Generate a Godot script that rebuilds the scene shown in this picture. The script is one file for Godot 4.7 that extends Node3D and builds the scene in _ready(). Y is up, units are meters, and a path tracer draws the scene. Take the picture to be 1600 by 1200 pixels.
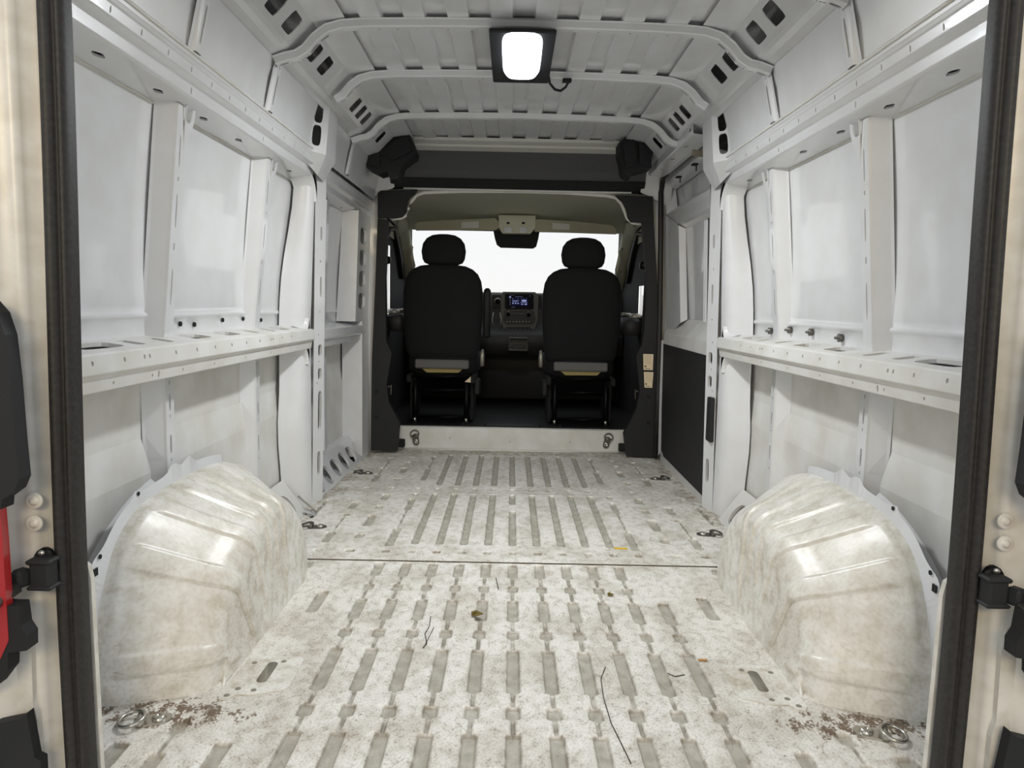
extends Node3D
# An empty cargo van seen through its open rear doors. x to the right, y up, the floor at y = 0, the van's nose towards -z; metres.

const F := 1150.0
const CAM := Vector3(-0.0209, 0.9, 0.0)
const CAM_ROT := Vector3(-0.10472, -0.002618, 0.020159)

var M := {}
var taken := {}
var rng := RandomNumberGenerator.new()
var cam_basis: Basis

# ---------------------------------------------------------------- pixels to places
func ray(x: float, y: float) -> Vector3:
	return cam_basis * Vector3((x - 800.0) / F, (600.0 - y) / F, -1.0)
func at_x(x: float, y: float, X: float) -> Vector3:
	var d := ray(x, y)
	return CAM + d * ((X - CAM.x) / d.x)
func at_y(x: float, y: float, Y := 0.0) -> Vector3:
	var d := ray(x, y)
	return CAM + d * ((Y - CAM.y) / d.y)
func at_z(x: float, y: float, Z: float) -> Vector3:
	var d := ray(x, y)
	return CAM + d * (Z / d.z)

# ---------------------------------------------------------------- nodes
func numbered(n: String) -> String:
	if not taken.has(n):
		taken[n] = 0
		return n
	taken[n] += 1
	return "%s_%03d" % [n, taken[n]]
func tag(o: Node, label: String, category: String, group := "") -> Node:
	o.set_meta("label", label)
	o.set_meta("category", category)
	if group != "":
		o.set_meta("group", group)
	return o
func thing(called: String, label: String, category: String, at := Vector3.ZERO, group := "") -> Node3D:
	var o := Node3D.new()
	o.name = numbered(called)
	add_child(o)
	o.position = at
	tag(o, label, category, group)
	return o
func setting(called: String) -> Node3D:
	var o := Node3D.new()
	o.name = numbered(called)
	add_child(o)
	o.set_meta("kind", "structure")
	return o
func S(smooth := false) -> SurfaceTool:
	var st := SurfaceTool.new()
	st.begin(Mesh.PRIMITIVE_TRIANGLES)
	st.set_smooth_group(0 if smooth else -1)
	return st
func obj(called: String, st: SurfaceTool, mat: Material, parent: Node, smooth := false) -> MeshInstance3D:
	if smooth:
		st.index()
	if not auto_n:
		st.generate_normals()
	auto_n = false
	var o := MeshInstance3D.new()
	o.mesh = st.commit()
	o.name = called
	o.material_override = mat
	parent.add_child(o, true)
	return o
func whole(called: String, st: SurfaceTool, mat: Material, label: String, category: String, group := "", smooth := false) -> MeshInstance3D:
	var o := obj(numbered(called), st, mat, self, smooth)
	tag(o, label, category, group)
	return o
func struct(called: String, st: SurfaceTool, mat: Material, smooth := false) -> MeshInstance3D:
	var o := obj(numbered(called), st, mat, self, smooth)
	o.set_meta("kind", "structure")
	return o

# ---------------------------------------------------------------- shapes
var auto_n := false      # while true, tri() gives each face its own normal and obj() keeps the normals that were set
func tri(st: SurfaceTool, a: Vector3, b: Vector3, c: Vector3) -> void:
	if auto_n:
		var n := (a - c).cross(a - b)
		st.set_normal(n.normalized() if n.length_squared() > 1e-16 else Vector3.UP)
	st.add_vertex(a); st.add_vertex(b); st.add_vertex(c)
func quad(st: SurfaceTool, a: Vector3, b: Vector3, c: Vector3, d: Vector3) -> void:
	tri(st, a, b, c)
	tri(st, a, c, d)
func box(st: SurfaceTool, c: Vector3, size: Vector3, b := Basis.IDENTITY, bev := 0.0) -> void:
	# a box with chamfered edges
	var h := size / 2.0
	var e := minf(bev, minf(h.x, minf(h.y, h.z)) * 0.9)
	if e <= 0.0:
		for k in 3:
			for s in [-1.0, 1.0]:
				var n := Vector3.ZERO; n[k] = s * h[k]
				var u := Vector3.ZERO; u[(k + 1) % 3] = h[(k + 1) % 3] * s
				var v := Vector3.ZERO; v[(k + 2) % 3] = h[(k + 2) % 3]
				quad(st, c + b * (n - u - v), c + b * (n - u + v), c + b * (n + u + v), c + b * (n + u - v))
		return
	for k in 3:
		var i := (k + 1) % 3
		var j := (k + 2) % 3
		for s in [-1.0, 1.0]:
			var n := Vector3.ZERO; n[k] = s * h[k]
			var u := Vector3.ZERO; u[i] = (h[i] - e) * s
			var v := Vector3.ZERO; v[j] = h[j] - e
			quad(st, c + b * (n - u - v), c + b * (n - u + v), c + b * (n + u + v), c + b * (n + u - v))
			for t in [-1.0, 1.0]:  # edges between faces k and i
				var a0 := Vector3.ZERO; a0[k] = s * h[k]; a0[i] = t * (h[i] - e)
				var a1 := Vector3.ZERO; a1[k] = s * (h[k] - e); a1[i] = t * h[i]
				var w := Vector3.ZERO; w[j] = h[j] - e
				if s * t > 0:
					quad(st, c + b * (a0 - w), c + b * (a0 + w), c + b * (a1 + w), c + b * (a1 - w))
				else:
					quad(st, c + b * (a1 - w), c + b * (a1 + w), c + b * (a0 + w), c + b * (a0 - w))
	for sx in [-1.0, 1.0]:
		for sy in [-1.0, 1.0]:
			for sz in [-1.0, 1.0]:
				var p := Vector3(sx * (h.x - e), sy * (h.y - e), sz * (h.z - e))
				var x := c + b * (p + Vector3(sx * e, 0, 0))
				var y := c + b * (p + Vector3(0, sy * e, 0))
				var z := c + b * (p + Vector3(0, 0, sz * e))
				if sx * sy * sz > 0: tri(st, x, z, y)
				else: tri(st, x, y, z)
func tube(st: SurfaceTool, pts: Array, r: float, n := 8, closed := false) -> void:
	var rings := []
	var m := pts.size()
	for i in m:
		var t: Vector3
		if closed: t = (pts[(i + 1) % m] - pts[(i + m - 1) % m]).normalized()
		else: t = (pts[mini(i + 1, m - 1)] - pts[maxi(i - 1, 0)]).normalized()
		var up := Vector3.UP if absf(t.y) < 0.9 else Vector3.RIGHT
		var a := t.cross(up).normalized()
		var b := a.cross(t).normalized()
		var ring := []
		for k in n:
			var w := TAU * k / n
			ring.append(pts[i] + (a * cos(w) + b * sin(w)) * r)
		rings.append(ring)
	for i in (m if closed else m - 1):
		var p: Array = rings[i]
		var q: Array = rings[(i + 1) % m]
		for k in n:
			quad(st, p[k], p[(k + 1) % n], q[(k + 1) % n], q[k])
	if not closed:
		for k in range(1, n - 1):
			tri(st, rings[0][0], rings[0][k + 1], rings[0][k])
			tri(st, rings[m - 1][0], rings[m - 1][k], rings[m - 1][k + 1])
func lathe(st: SurfaceTool, prof: Array, o: Vector3, b: Basis, n := 16) -> void:
	# prof: Vector2(radius, along b.y)
	for i in prof.size() - 1:
		for k in n:
			var w0 := TAU * k / n
			var w1 := TAU * (k + 1) / n
			var p: Vector2 = prof[i]
			var q: Vector2 = prof[i + 1]
			quad(st, o + b * Vector3(p.x * cos(w0), p.y, p.x * sin(w0)), o + b * Vector3(p.x * cos(w1), p.y, p.x * sin(w1)), o + b * Vector3(q.x * cos(w1), q.y, q.x * sin(w1)), o + b * Vector3(q.x * cos(w0), q.y, q.x * sin(w0)))
func poly(st: SurfaceTool, pts: Array, front: Vector3) -> void:
	# a flat outline (3D points lying in a plane) given depth by the vector front
	var n := Vector3.ZERO
	for i in pts.size():
		n += pts[i].cross(pts[(i + 1) % pts.size()])
	n = n.normalized()
	var ax: Vector3 = (pts[1] - pts[0]).normalized()
	var ay := n.cross(ax)
	var flat := PackedVector2Array()
	for p in pts:
		flat.append(Vector2((p - pts[0]).dot(ax), (p - pts[0]).dot(ay)))
	var idx := Geometry2D.triangulate_polygon(flat)
	for i in range(0, idx.size(), 3):
		tri(st, pts[idx[i]] + front, pts[idx[i + 1]] + front, pts[idx[i + 2]] + front)
		tri(st, pts[idx[i]], pts[idx[i + 2]], pts[idx[i + 1]])
	for i in pts.size():
		var a: Vector3 = pts[i]
		var c: Vector3 = pts[(i + 1) % pts.size()]
		quad(st, a, c, c + front, a + front)
func poly_px(st: SurfaceTool, px: Array, z: float, depth: float) -> void:
	var p := []
	for i in range(0, px.size(), 2):
		p.append(at_z(px[i], px[i + 1], z))
	poly(st, p, Vector3(0, 0, depth))
func strip(st: SurfaceTool, A: Vector3, B: Vector3, C: Vector3, D: Vector3, holes := [], lip := Vector3.ZERO) -> void:
	# a sheet A-B-C-D with real holes [along A-B, along A-D, half length, half width, power of the outline] in metres
	var lu := (B - A).length()
	var lv := (D - A).length()
	var P := func(u: float, v: float) -> Vector3:
		return A.lerp(B, u / lu).lerp(D.lerp(C, u / lu), v / lv)
	var hs := holes.duplicate()
	hs.sort_custom(func(a, b): return a[0] < b[0])
	var u0 := 0.0
	for i in hs.size():
		var h: Array = hs[i]
		var m := 0.012
		if i > 0: m = minf(m, (h[0] - h[2] - hs[i - 1][0] - hs[i - 1][2]) * 0.5)
		if i < hs.size() - 1: m = minf(m, (hs[i + 1][0] - hs[i + 1][2] - h[0] - h[2]) * 0.5)
		m = maxf(m, 0.001)
		var c0 := maxf(h[0] - h[2] - m, u0)
		var c1 := minf(h[0] + h[2] + m, lu)
		if c0 > u0 + 1e-5:
			quad(st, P.call(u0, 0.0), P.call(c0, 0.0), P.call(c0, lv), P.call(u0, lv))
		var angs := []
		for k in 20:
			var t := TAU * (k + 0.5) / 20
			angs.append(fposmod(atan2(h[3] * sin(t), h[2] * cos(t)), TAU))
		for q in [[c0, 0.0], [c1, 0.0], [c1, lv], [c0, lv]]:
			angs.append(fposmod(atan2(q[1] - h[1], q[0] - h[0]), TAU))
		angs.sort()
		var inn := []
		var out := []
		for w in angs:
			var c := cos(w)
			var s := sin(w)
			var r := 1.0 / pow(pow(absf(c) / h[2], h[4]) + pow(absf(s) / h[3], h[4]), 1.0 / h[4])
			inn.append(P.call(h[0] + c * r, h[1] + s * r))
			var R := 1e9
			if c > 1e-6: R = minf(R, (c1 - h[0]) / c)
			if c < -1e-6: R = minf(R, (c0 - h[0]) / c)
			if s > 1e-6: R = minf(R, (lv - h[1]) / s)
			if s < -1e-6: R = minf(R, -h[1] / s)
			out.append(P.call(h[0] + c * R, h[1] + s * R))
		for k in inn.size():
			var k2 := (k + 1) % inn.size()
			quad(st, inn[k], out[k], out[k2], inn[k2])
			if lip != Vector3.ZERO:
				quad(st, inn[k2], inn[k2] + lip, inn[k] + lip, inn[k])
		u0 = c1
	if u0 < lu - 1e-5:
		quad(st, P.call(u0, 0.0), P.call(lu, 0.0), P.call(lu, lv), P.call(u0, lv))
func extrude_z(st: SurfaceTool, s: float, prof: Array, z0: float, z1: float, holes := {}, lip := 0.006) -> void:
	# a pressed sheet whose section prof (x, y) runs along z; holes: facet number -> list of [z, share across, half length, half width, power]
	# with auto_n, facets narrower than 9 mm are rounded edges: their normals turn from one face to the next
	var fn := []
	var is_flat := []
	for i in prof.size() - 1:
		var a := Vector3(s * prof[i].x, prof[i].y, z0)
		var b := Vector3(s * prof[i].x, prof[i].y, z1)
		var c := Vector3(s * prof[i + 1].x, prof[i + 1].y, z1)
		fn.append((a - c).cross(a - b).normalized())
		is_flat.append(prof[i].distance_to(prof[i + 1]) > 0.009)
	for i in prof.size() - 1:
		var p: Vector2 = prof[i]
		var q: Vector2 = prof[i + 1]
		if auto_n and not is_flat[i] and not holes.has(i):
			var n0: Vector3 = fn[i]
			var n1: Vector3 = fn[i]
			if i > 0: n0 = fn[i - 1] if is_flat[i - 1] else (fn[i] + fn[i - 1]).normalized()
			if i < prof.size() - 2: n1 = fn[i + 1] if is_flat[i + 1] else (fn[i] + fn[i + 1]).normalized()
			var v := [Vector3(s * p.x, p.y, z0), Vector3(s * p.x, p.y, z1), Vector3(s * q.x, q.y, z1), Vector3(s * q.x, q.y, z0)]
			for k in [0, 1, 2, 0, 2, 3]:
				st.set_normal(n0 if k < 2 else n1)
				st.add_vertex(v[k])
			continue
		var hs := []
		if holes.has(i):
			for h in holes[i]:
				hs.append([z0 - h[0], h[1] * p.distance_to(q), h[2], h[3], h[4]])
		var back := Vector3(s, 0, 0) * lip
		if absf(q.x - p.x) > absf(q.y - p.y): back = Vector3(0, 1.0 if p.y > 1.2 else -1.0, 0) * lip
		strip(st, Vector3(s * p.x, p.y, z0), Vector3(s * p.x, p.y, z1), Vector3(s * q.x, q.y, z1), Vector3(s * q.x, q.y, z0), hs, back)
func loft(st: SurfaceTool, rings: Array, cap := true) -> void:
	for i in rings.size() - 1:
		var p: Array = rings[i]
		var q: Array = rings[i + 1]
		for k in p.size():
			var k2 := (k + 1) % p.size()
			quad(st, p[k], q[k], q[k2], p[k2])
	if cap:
		for e in [0, rings.size() - 1]:
			var r: Array = rings[e]
			var c := Vector3.ZERO
			for p in r: c += p
			c /= r.size()
			for k in r.size():
				if e == 0: tri(st, c, r[k], r[(k + 1) % r.size()])
				else: tri(st, c, r[(k + 1) % r.size()], r[k])
func oval(c: Vector3, hx: float, hz: float, e: float, tilt := 0.0, n := 28) -> Array:
	var r := []
	for k in n:
		var w := TAU * k / n
		var p := Vector3(signf(cos(w)) * pow(absf(cos(w)), 2.0 / e) * hx, 0, signf(sin(w)) * pow(absf(sin(w)), 2.0 / e) * hz)
		r.append(c + p.rotated(Vector3.RIGHT, tilt))
	return r

# ---------------------------------------------------------------- materials
func mat(color: Color, rough: float, metal := 0.0) -> StandardMaterial3D:
	var m := StandardMaterial3D.new()
	m.albedo_color = color
	m.roughness = rough
	m.metallic = metal
	return m
func noise_tex(seed_: int, freq: float, dark: Color, light: Color, lo := 0.3, hi := 0.7, oct := 4) -> NoiseTexture2D:
	var n := FastNoiseLite.new()
	n.seed = seed_
	n.noise_type = FastNoiseLite.TYPE_SIMPLEX_SMOOTH
	n.frequency = freq
	n.fractal_octaves = oct
	var g := Gradient.new()
	g.offsets = PackedFloat32Array([lo, hi])
	g.colors = PackedColorArray([dark, light])
	var t := NoiseTexture2D.new()
	t.width = 512; t.height = 512
	t.seamless = true
	t.noise = n
	t.color_ramp = g
	return t
func tri_tex(m: StandardMaterial3D, t: Texture2D, scale: float) -> StandardMaterial3D:
	m.albedo_texture = t
	m.uv1_triplanar = true
	m.uv1_world_triplanar = true
	m.uv1_scale = Vector3.ONE * scale
	return m
func make_materials() -> void:
	M.paint = tri_tex(mat(Color(0.852, 0.856, 0.86), 0.3), noise_tex(3, 0.02, Color(0.982, 0.98, 0.975), Color.WHITE), 0.7)
	M.paint.clearcoat_enabled = true
	M.paint.clearcoat = 0.6
	M.paint.clearcoat_roughness = 0.05
	M.jamb = tri_tex(mat(Color(0.85, 0.84, 0.81), 0.32), noise_tex(5, 0.02, Color(0.93, 0.92, 0.9), Color.WHITE), 1.4)
	M.jamb.clearcoat_enabled = true
	M.jamb.clearcoat = 0.5
	M.scuffed = tri_tex(mat(Color(0.86, 0.858, 0.848), 0.4), noise_tex(8, 0.012, Color(0.93, 0.92, 0.895), Color(1, 1, 1), 0.1, 0.8, 6), 0.8)
	M.sealer = mat(Color(0.84, 0.835, 0.81), 0.6)
	M.gap_shade = mat(Color(0.36, 0.33, 0.28), 0.9)  # dark colour that paints the shade of the gap at the floor laps
	M.rubber = tri_tex(mat(Color(0.155, 0.15, 0.145), 0.55), noise_tex(11, 0.05, Color(0.75, 0.7, 0.62), Color.WHITE), 3.0)
	M.black = mat(Color(0.085, 0.085, 0.09), 0.85)
	M.trim = tri_tex(mat(Color(0.092, 0.096, 0.104), 0.68), noise_tex(12, 0.2, Color(0.82, 0.82, 0.82), Color.WHITE), 4.0)
	M.shelf = tri_tex(mat(Color(0.36, 0.36, 0.365), 0.8), noise_tex(13, 0.3, Color(0.85, 0.85, 0.85), Color.WHITE), 5.0)
	M.fabric = tri_tex(mat(Color(0.072, 0.08, 0.09), 0.9), noise_tex(14, 0.4, Color(0.8, 0.8, 0.82), Color.WHITE), 6.0)
	M.fabric.rim_enabled = true
	M.fabric.rim = 0.05
	M.grey_fabric = mat(Color(0.42, 0.415, 0.405), 0.9)
	M.foam = tri_tex(mat(Color(0.72, 0.66, 0.46), 0.95), noise_tex(15, 0.06, Color(0.8, 0.78, 0.7), Color.WHITE), 6.0)
	M.hardboard = tri_tex(mat(Color(0.1, 0.1, 0.105), 0.7), noise_tex(16, 0.03, Color(0.8, 0.8, 0.8), Color(1.15, 1.13, 1.1), 0.3, 0.75, 5), 2.2)
	M.liner = tri_tex(mat(Color(0.85, 0.85, 0.77), 0.9), noise_tex(17, 0.25, Color(0.93, 0.93, 0.92), Color.WHITE), 4.0)
	M.visor = mat(Color(0.7, 0.69, 0.6), 0.85)
	M.steel = mat(Color(0.72, 0.71, 0.68), 0.28, 0.9)
	M.dull_steel = mat(Color(0.42, 0.41, 0.39), 0.42, 0.85)
	M.chrome = mat(Color(0.85, 0.86, 0.87), 0.12, 1.0)
	M.silver = mat(Color(0.62, 0.61, 0.57), 0.35, 0.4)
	M.dash = mat(Color(0.17, 0.17, 0.165), 0.6)
	M.dash_grey = mat(Color(0.31, 0.31, 0.29), 0.55)
	M.gloss_black = mat(Color(0.05, 0.05, 0.055), 0.35)
	M.gloss_black.metallic_specular = 0.25
	M.mat_floor = tri_tex(mat(Color(0.13, 0.135, 0.135), 0.5), noise_tex(18, 0.05, Color(0.6, 0.6, 0.6), Color.WHITE), 3.0)
	M.mirror_back = mat(Color(0.07, 0.1, 0.1), 0.5)
	M.mirror_back.metallic_specular = 0.25
	M.console_lens = mat(Color(0.36, 0.4, 0.44), 0.25)
	M.label = label_material()
	M.yellow = mat(Color(0.82, 0.68, 0.13), 0.7)
	M.yellow_foam = tri_tex(mat(Color(0.78, 0.66, 0.42), 0.95), noise_tex(21, 0.08, Color(0.7, 0.6, 0.3), Color.WHITE), 12.0)
	M.leaf = tri_tex(mat(Color(0.56, 0.5, 0.16), 0.7), noise_tex(20, 0.1, Color(0.45, 0.38, 0.25), Color.WHITE), 20.0)
	M.twig = mat(Color(0.2, 0.17, 0.14), 0.8)
	M.splinter = mat(Color(0.7, 0.52, 0.3), 0.8)
	M.tape_brown = mat(Color(0.4, 0.37, 0.32), 0.8)
	M.concrete = tri_tex(mat(Color(0.62, 0.61, 0.59), 0.9), noise_tex(22, 0.02, Color(0.85, 0.85, 0.84), Color.WHITE), 0.4)
	M.red = mat(Color(0.62, 0.02, 0.05), 0.12)
	M.red.clearcoat_enabled = true
	M.glass = mat(Color(0.93, 0.97, 0.96, 0.07), 0.0)
	M.glass.transparency = BaseMaterial3D.TRANSPARENCY_ALPHA
	M.lens = mat(Color(0.97, 0.98, 1.0), 0.3)
	M.lens.emission_enabled = true
	M.lens.emission = Color(0.93, 0.96, 1.0)
	M.lens.emission_energy_multiplier = 3.0
	M.lamp_glow = mat(Color(1.0, 0.93, 0.8), 0.4)
	M.lamp_glow.emission_enabled = true
	M.lamp_glow.emission = Color(1.0, 0.87, 0.66)
	M.lamp_glow.emission_energy_multiplier = 3.0
	M.screen = screen_material()
	M.floor = floor_material()
	M.arch = arch_material()
	M.dull_floor = tri_tex(mat(Color(0.575, 0.56, 0.515), 0.55), noise_tex(23, 0.08, Color(0.8, 0.79, 0.76), Color.WHITE), 8.0)

func blot(img: Image, r: Rect2i, c: Color) -> void:
	img.fill_rect(r, c)
func screen_material() -> StandardMaterial3D:
	var img := Image.create(256, 144, false, Image.FORMAT_RGB8)
	img.fill(Color(0.008, 0.008, 0.02))
	var navy := Color(0.03, 0.035, 0.16)
	var w := Color(0.62, 0.66, 0.86)
	blot(img, Rect2i(58, 36, 150, 80), navy)
	blot(img, Rect2i(132, 36, 3, 80), Color(0.01, 0.01, 0.04))
	blot(img, Rect2i(34, 22, 16, 14), w)
	for k in 4: blot(img, Rect2i(38, 48 + 17 * k, 9, 7), w * 0.55)
	for k in 6: blot(img, Rect2i(92 + 12 * k, 22, 6, 6), w * 0.7)
	blot(img, Rect2i(40, 9, 42, 3), w * 0.5)
	blot(img, Rect2i(222, 10, 6, 12), w * 0.5)
	for k in 9: blot(img, Rect2i(62 + 7 * k, 62, 5, 6), w)
	for k in 6: blot(img, Rect2i(64 + 8 * k, 74, 5, 4), w)
	for k in 3: blot(img, Rect2i(62 + 24 * k, 86, 13, 10), w)
	blot(img, Rect2i(62, 42, 10, 7), w * 0.7)
	blot(img, Rect2i(112, 42, 8, 7), w * 0.6)
	blot(img, Rect2i(150, 56, 44, 16), w)
	for k in 8: blot(img, Rect2i(140 + 8 * k, 79, 6, 5), w)
	blot(img, Rect2i(142, 95, 26, 9), w * 0.8)
	blot(img, Rect2i(178, 94, 20, 11), w)
	for k in 3: blot(img, Rect2i(142 + 24 * k, 42, 8, 6), w * 0.55)
	blot(img, Rect2i(54, 126, 34, 6), w * 0.45)
	var m := mat(Color(0.02, 0.02, 0.03), 0.4)
	m.metallic_specular = 0.15
	m.emission_enabled = true
	m.emission = Color.BLACK
	m.emission_texture = ImageTexture.create_from_image(img)
	m.emission_energy_multiplier = 0.9
	return m
func field(w: int, h: int, seed_: int, freq: float, oct: int, sx := 1.0) -> PackedByteArray:
	var n := FastNoiseLite.new()
	n.seed = seed_
	n.noise_type = FastNoiseLite.TYPE_SIMPLEX
	n.frequency = freq
	n.fractal_octaves = oct
	var img := n.get_image(int(w * sx), h, false, false, true)
	if sx != 1.0:
		img.resize(w, h, Image.INTERPOLATE_BILINEAR)
	img.convert(Image.FORMAT_L8)
	return img.get_data()

const FX0 := -0.95
const FX1 := 0.95
const FZ0 := -0.9
const FZ1 := -4.6
func floor_material() -> StandardMaterial3D:
	# worn white paint: dirt patches, fine scuffs, scratches, rust by the rear wheel arches, and rubbed grey paint at the bottom of the pressed pockets
	var w := 1400
	var h := 2000
	var near := []
	for x in w:
		var ax := absf(FX0 + (FX1 - FX0) * (x + 0.5) / w)
		var hit := false
		for c in COLS: hit = hit or absf(ax - c) < 0.024
		near.append(hit)
	var big := field(w, h, 31, 0.006, 4)
	var mid := field(w, h, 32, 0.03, 4)
	var fine := field(w, h, 33, 0.16, 3)
	var streak := field(w, h, 34, 0.05, 4)
	var data := PackedByteArray()
	data.resize(w * h * 3)
	for y in h:
		var z := FZ0 + (FZ1 - FZ0) * (y + 0.5) / h
		for x in w:
			var k := y * w + x
			var X := FX0 + (FX1 - FX0) * (x + 0.5) / w
			var b := big[k] / 255.0
			var m := mid[k] / 255.0
			var f := fine[k] / 255.0
			var s := streak[k] / 255.0
			var dirt := clampf((b - 0.38) * 0.5, 0.0, 0.2) + clampf((m - 0.42) * 0.9, 0.0, 0.4) * 0.5 + clampf((f - 0.46) * 1.6, 0.0, 0.6) * 0.34
			if s > 0.66 and f > 0.5: dirt += (s - 0.66) * 0.9
			if absf(X) > 0.8 and z < -2.5: dirt += clampf((m * 0.5 + f * 0.7 - 0.38) * 1.5, 0.0, 0.5) * smoothstep(0.8, 0.88, absf(X) + 0.1 * (b - 0.5))      # grit gathered along the side sills
			if z < -4.4: dirt += clampf((m * 0.5 + f * 0.7 - 0.45) * 1.5, 0.0, 0.45)
			var rust := 0.0
			var dx := absf(X) - 0.76
			var dz := z + 1.53
			var rr := dx * dx * 24.0 + dz * dz * 240.0
			if rr < 1.0 and m * 0.6 + 0.4 * f > 0.42 + 0.25 * rr: rust = clampf((m * 0.6 + 0.4 * f - 0.42 - 0.25 * rr) * 7.0, 0.0, 0.75)
			if f > 0.8 and m > 0.62: rust = maxf(rust, 0.35)
			var c := Vector3(0.895, 0.885, 0.86)
			c = c.lerp(Vector3(0.52, 0.475, 0.4), clampf(dirt, 0.0, 0.85))
			c = c.lerp(Vector3(0.31, 0.235, 0.165), rust)
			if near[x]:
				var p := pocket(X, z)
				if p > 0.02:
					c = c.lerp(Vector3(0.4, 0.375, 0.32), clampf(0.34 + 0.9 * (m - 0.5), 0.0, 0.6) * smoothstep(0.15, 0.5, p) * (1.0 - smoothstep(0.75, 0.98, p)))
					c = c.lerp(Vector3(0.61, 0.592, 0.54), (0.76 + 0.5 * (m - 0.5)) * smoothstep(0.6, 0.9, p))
			data[k * 3] = int(clampf(c.x, 0, 1) * 255)
			data[k * 3 + 1] = int(clampf(c.y, 0, 1) * 255)
			data[k * 3 + 2] = int(clampf(c.z, 0, 1) * 255)
	var img := Image.create_from_data(w, h, false, Image.FORMAT_RGB8, data)
	var r := RandomNumberGenerator.new()
	r.seed = 77
	for i in 700:   # scratches
		var x := r.randf_range(0, w)
		var y := r.randf_range(0, h)
		var a := r.randf_range(-PI, PI)
		var bend := r.randf_range(-0.05, 0.05)
		var n := r.randi_range(4, 46)
		var c := Color(0.36, 0.33, 0.29) if r.randf() < 0.75 else Color(0.5, 0.36, 0.26)
		for k in n:
			x += cos(a); y += sin(a)
			a += bend + r.randf_range(-0.12, 0.12)
			if x >= 0 and y >= 0 and x < w and y < h:
				img.set_pixel(int(x), int(y), img.get_pixel(int(x), int(y)).lerp(c, 0.4))
	for i in 420:   # specks
		var x := r.randi_range(0, w - 3)
		var y := r.randi_range(0, h - 3)
		img.fill_rect(Rect2i(x, y, r.randi_range(1, 2), r.randi_range(1, 2)), Color(0.3, 0.25, 0.19).lerp(Color(0.5, 0.42, 0.33), r.randf()))
	img.generate_mipmaps()
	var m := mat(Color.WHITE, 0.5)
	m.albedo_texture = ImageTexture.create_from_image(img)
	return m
func seamless(w: int, h: int, seed_: int, freq: float, oct: int) -> PackedByteArray:
	var n := FastNoiseLite.new()
	n.seed = seed_
	n.noise_type = FastNoiseLite.TYPE_SIMPLEX
	n.frequency = freq
	n.fractal_octaves = oct
	var img := n.get_seamless_image(w, h, false, false, 0.1, true)
	img.convert(Image.FORMAT_L8)
	return img.get_data()
func arch_material() -> StandardMaterial3D:
	# white paint gone cream, with rubbed patches and fine scuffs
	var w := 640
	var big := seamless(w, w, 41, 0.007, 3)
	var mid := seamless(w, w, 42, 0.03, 4)
	var fine := seamless(w, w, 43, 0.14, 3)
	var data := PackedByteArray()
	data.resize(w * w * 3)
	for k in w * w:
		var b := big[k] / 255.0
		var m := mid[k] / 255.0
		var f := fine[k] / 255.0
		var dirt := clampf((b - 0.35) * 0.5, 0.0, 0.22) + clampf((m - 0.42) * 1.2, 0.0, 0.4) * 0.6 + clampf((f - 0.46) * 1.5, 0.0, 0.6) * 0.34
		var c := Vector3(0.9, 0.895, 0.873).lerp(Vector3(0.56, 0.51, 0.41), clampf(dirt, 0.0, 0.8))
		for j in 3: data[k * 3 + j] = int(clampf(c[j], 0, 1) * 255)
	var img := Image.create_from_data(w, w, false, Image.FORMAT_RGB8, data)
	var r := RandomNumberGenerator.new()
	r.seed = 12
	for i in 70:
		var x := r.randf_range(0, w)
		var y := r.randf_range(0, w)
		var a := r.randf_range(-PI, PI)
		for k in r.randi_range(3, 16):
			x += cos(a); y += sin(a)
			a += r.randf_range(-0.15, 0.15)
			if x >= 0 and y >= 0 and x < w and y < w:
				img.set_pixel(int(x), int(y), img.get_pixel(int(x), int(y)).lerp(Color(0.38, 0.34, 0.28), 0.4))
	img.generate_mipmaps()
	return tri_tex(mat(Color.WHITE, 0.36), ImageTexture.create_from_image(img), 0.8)

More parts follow.
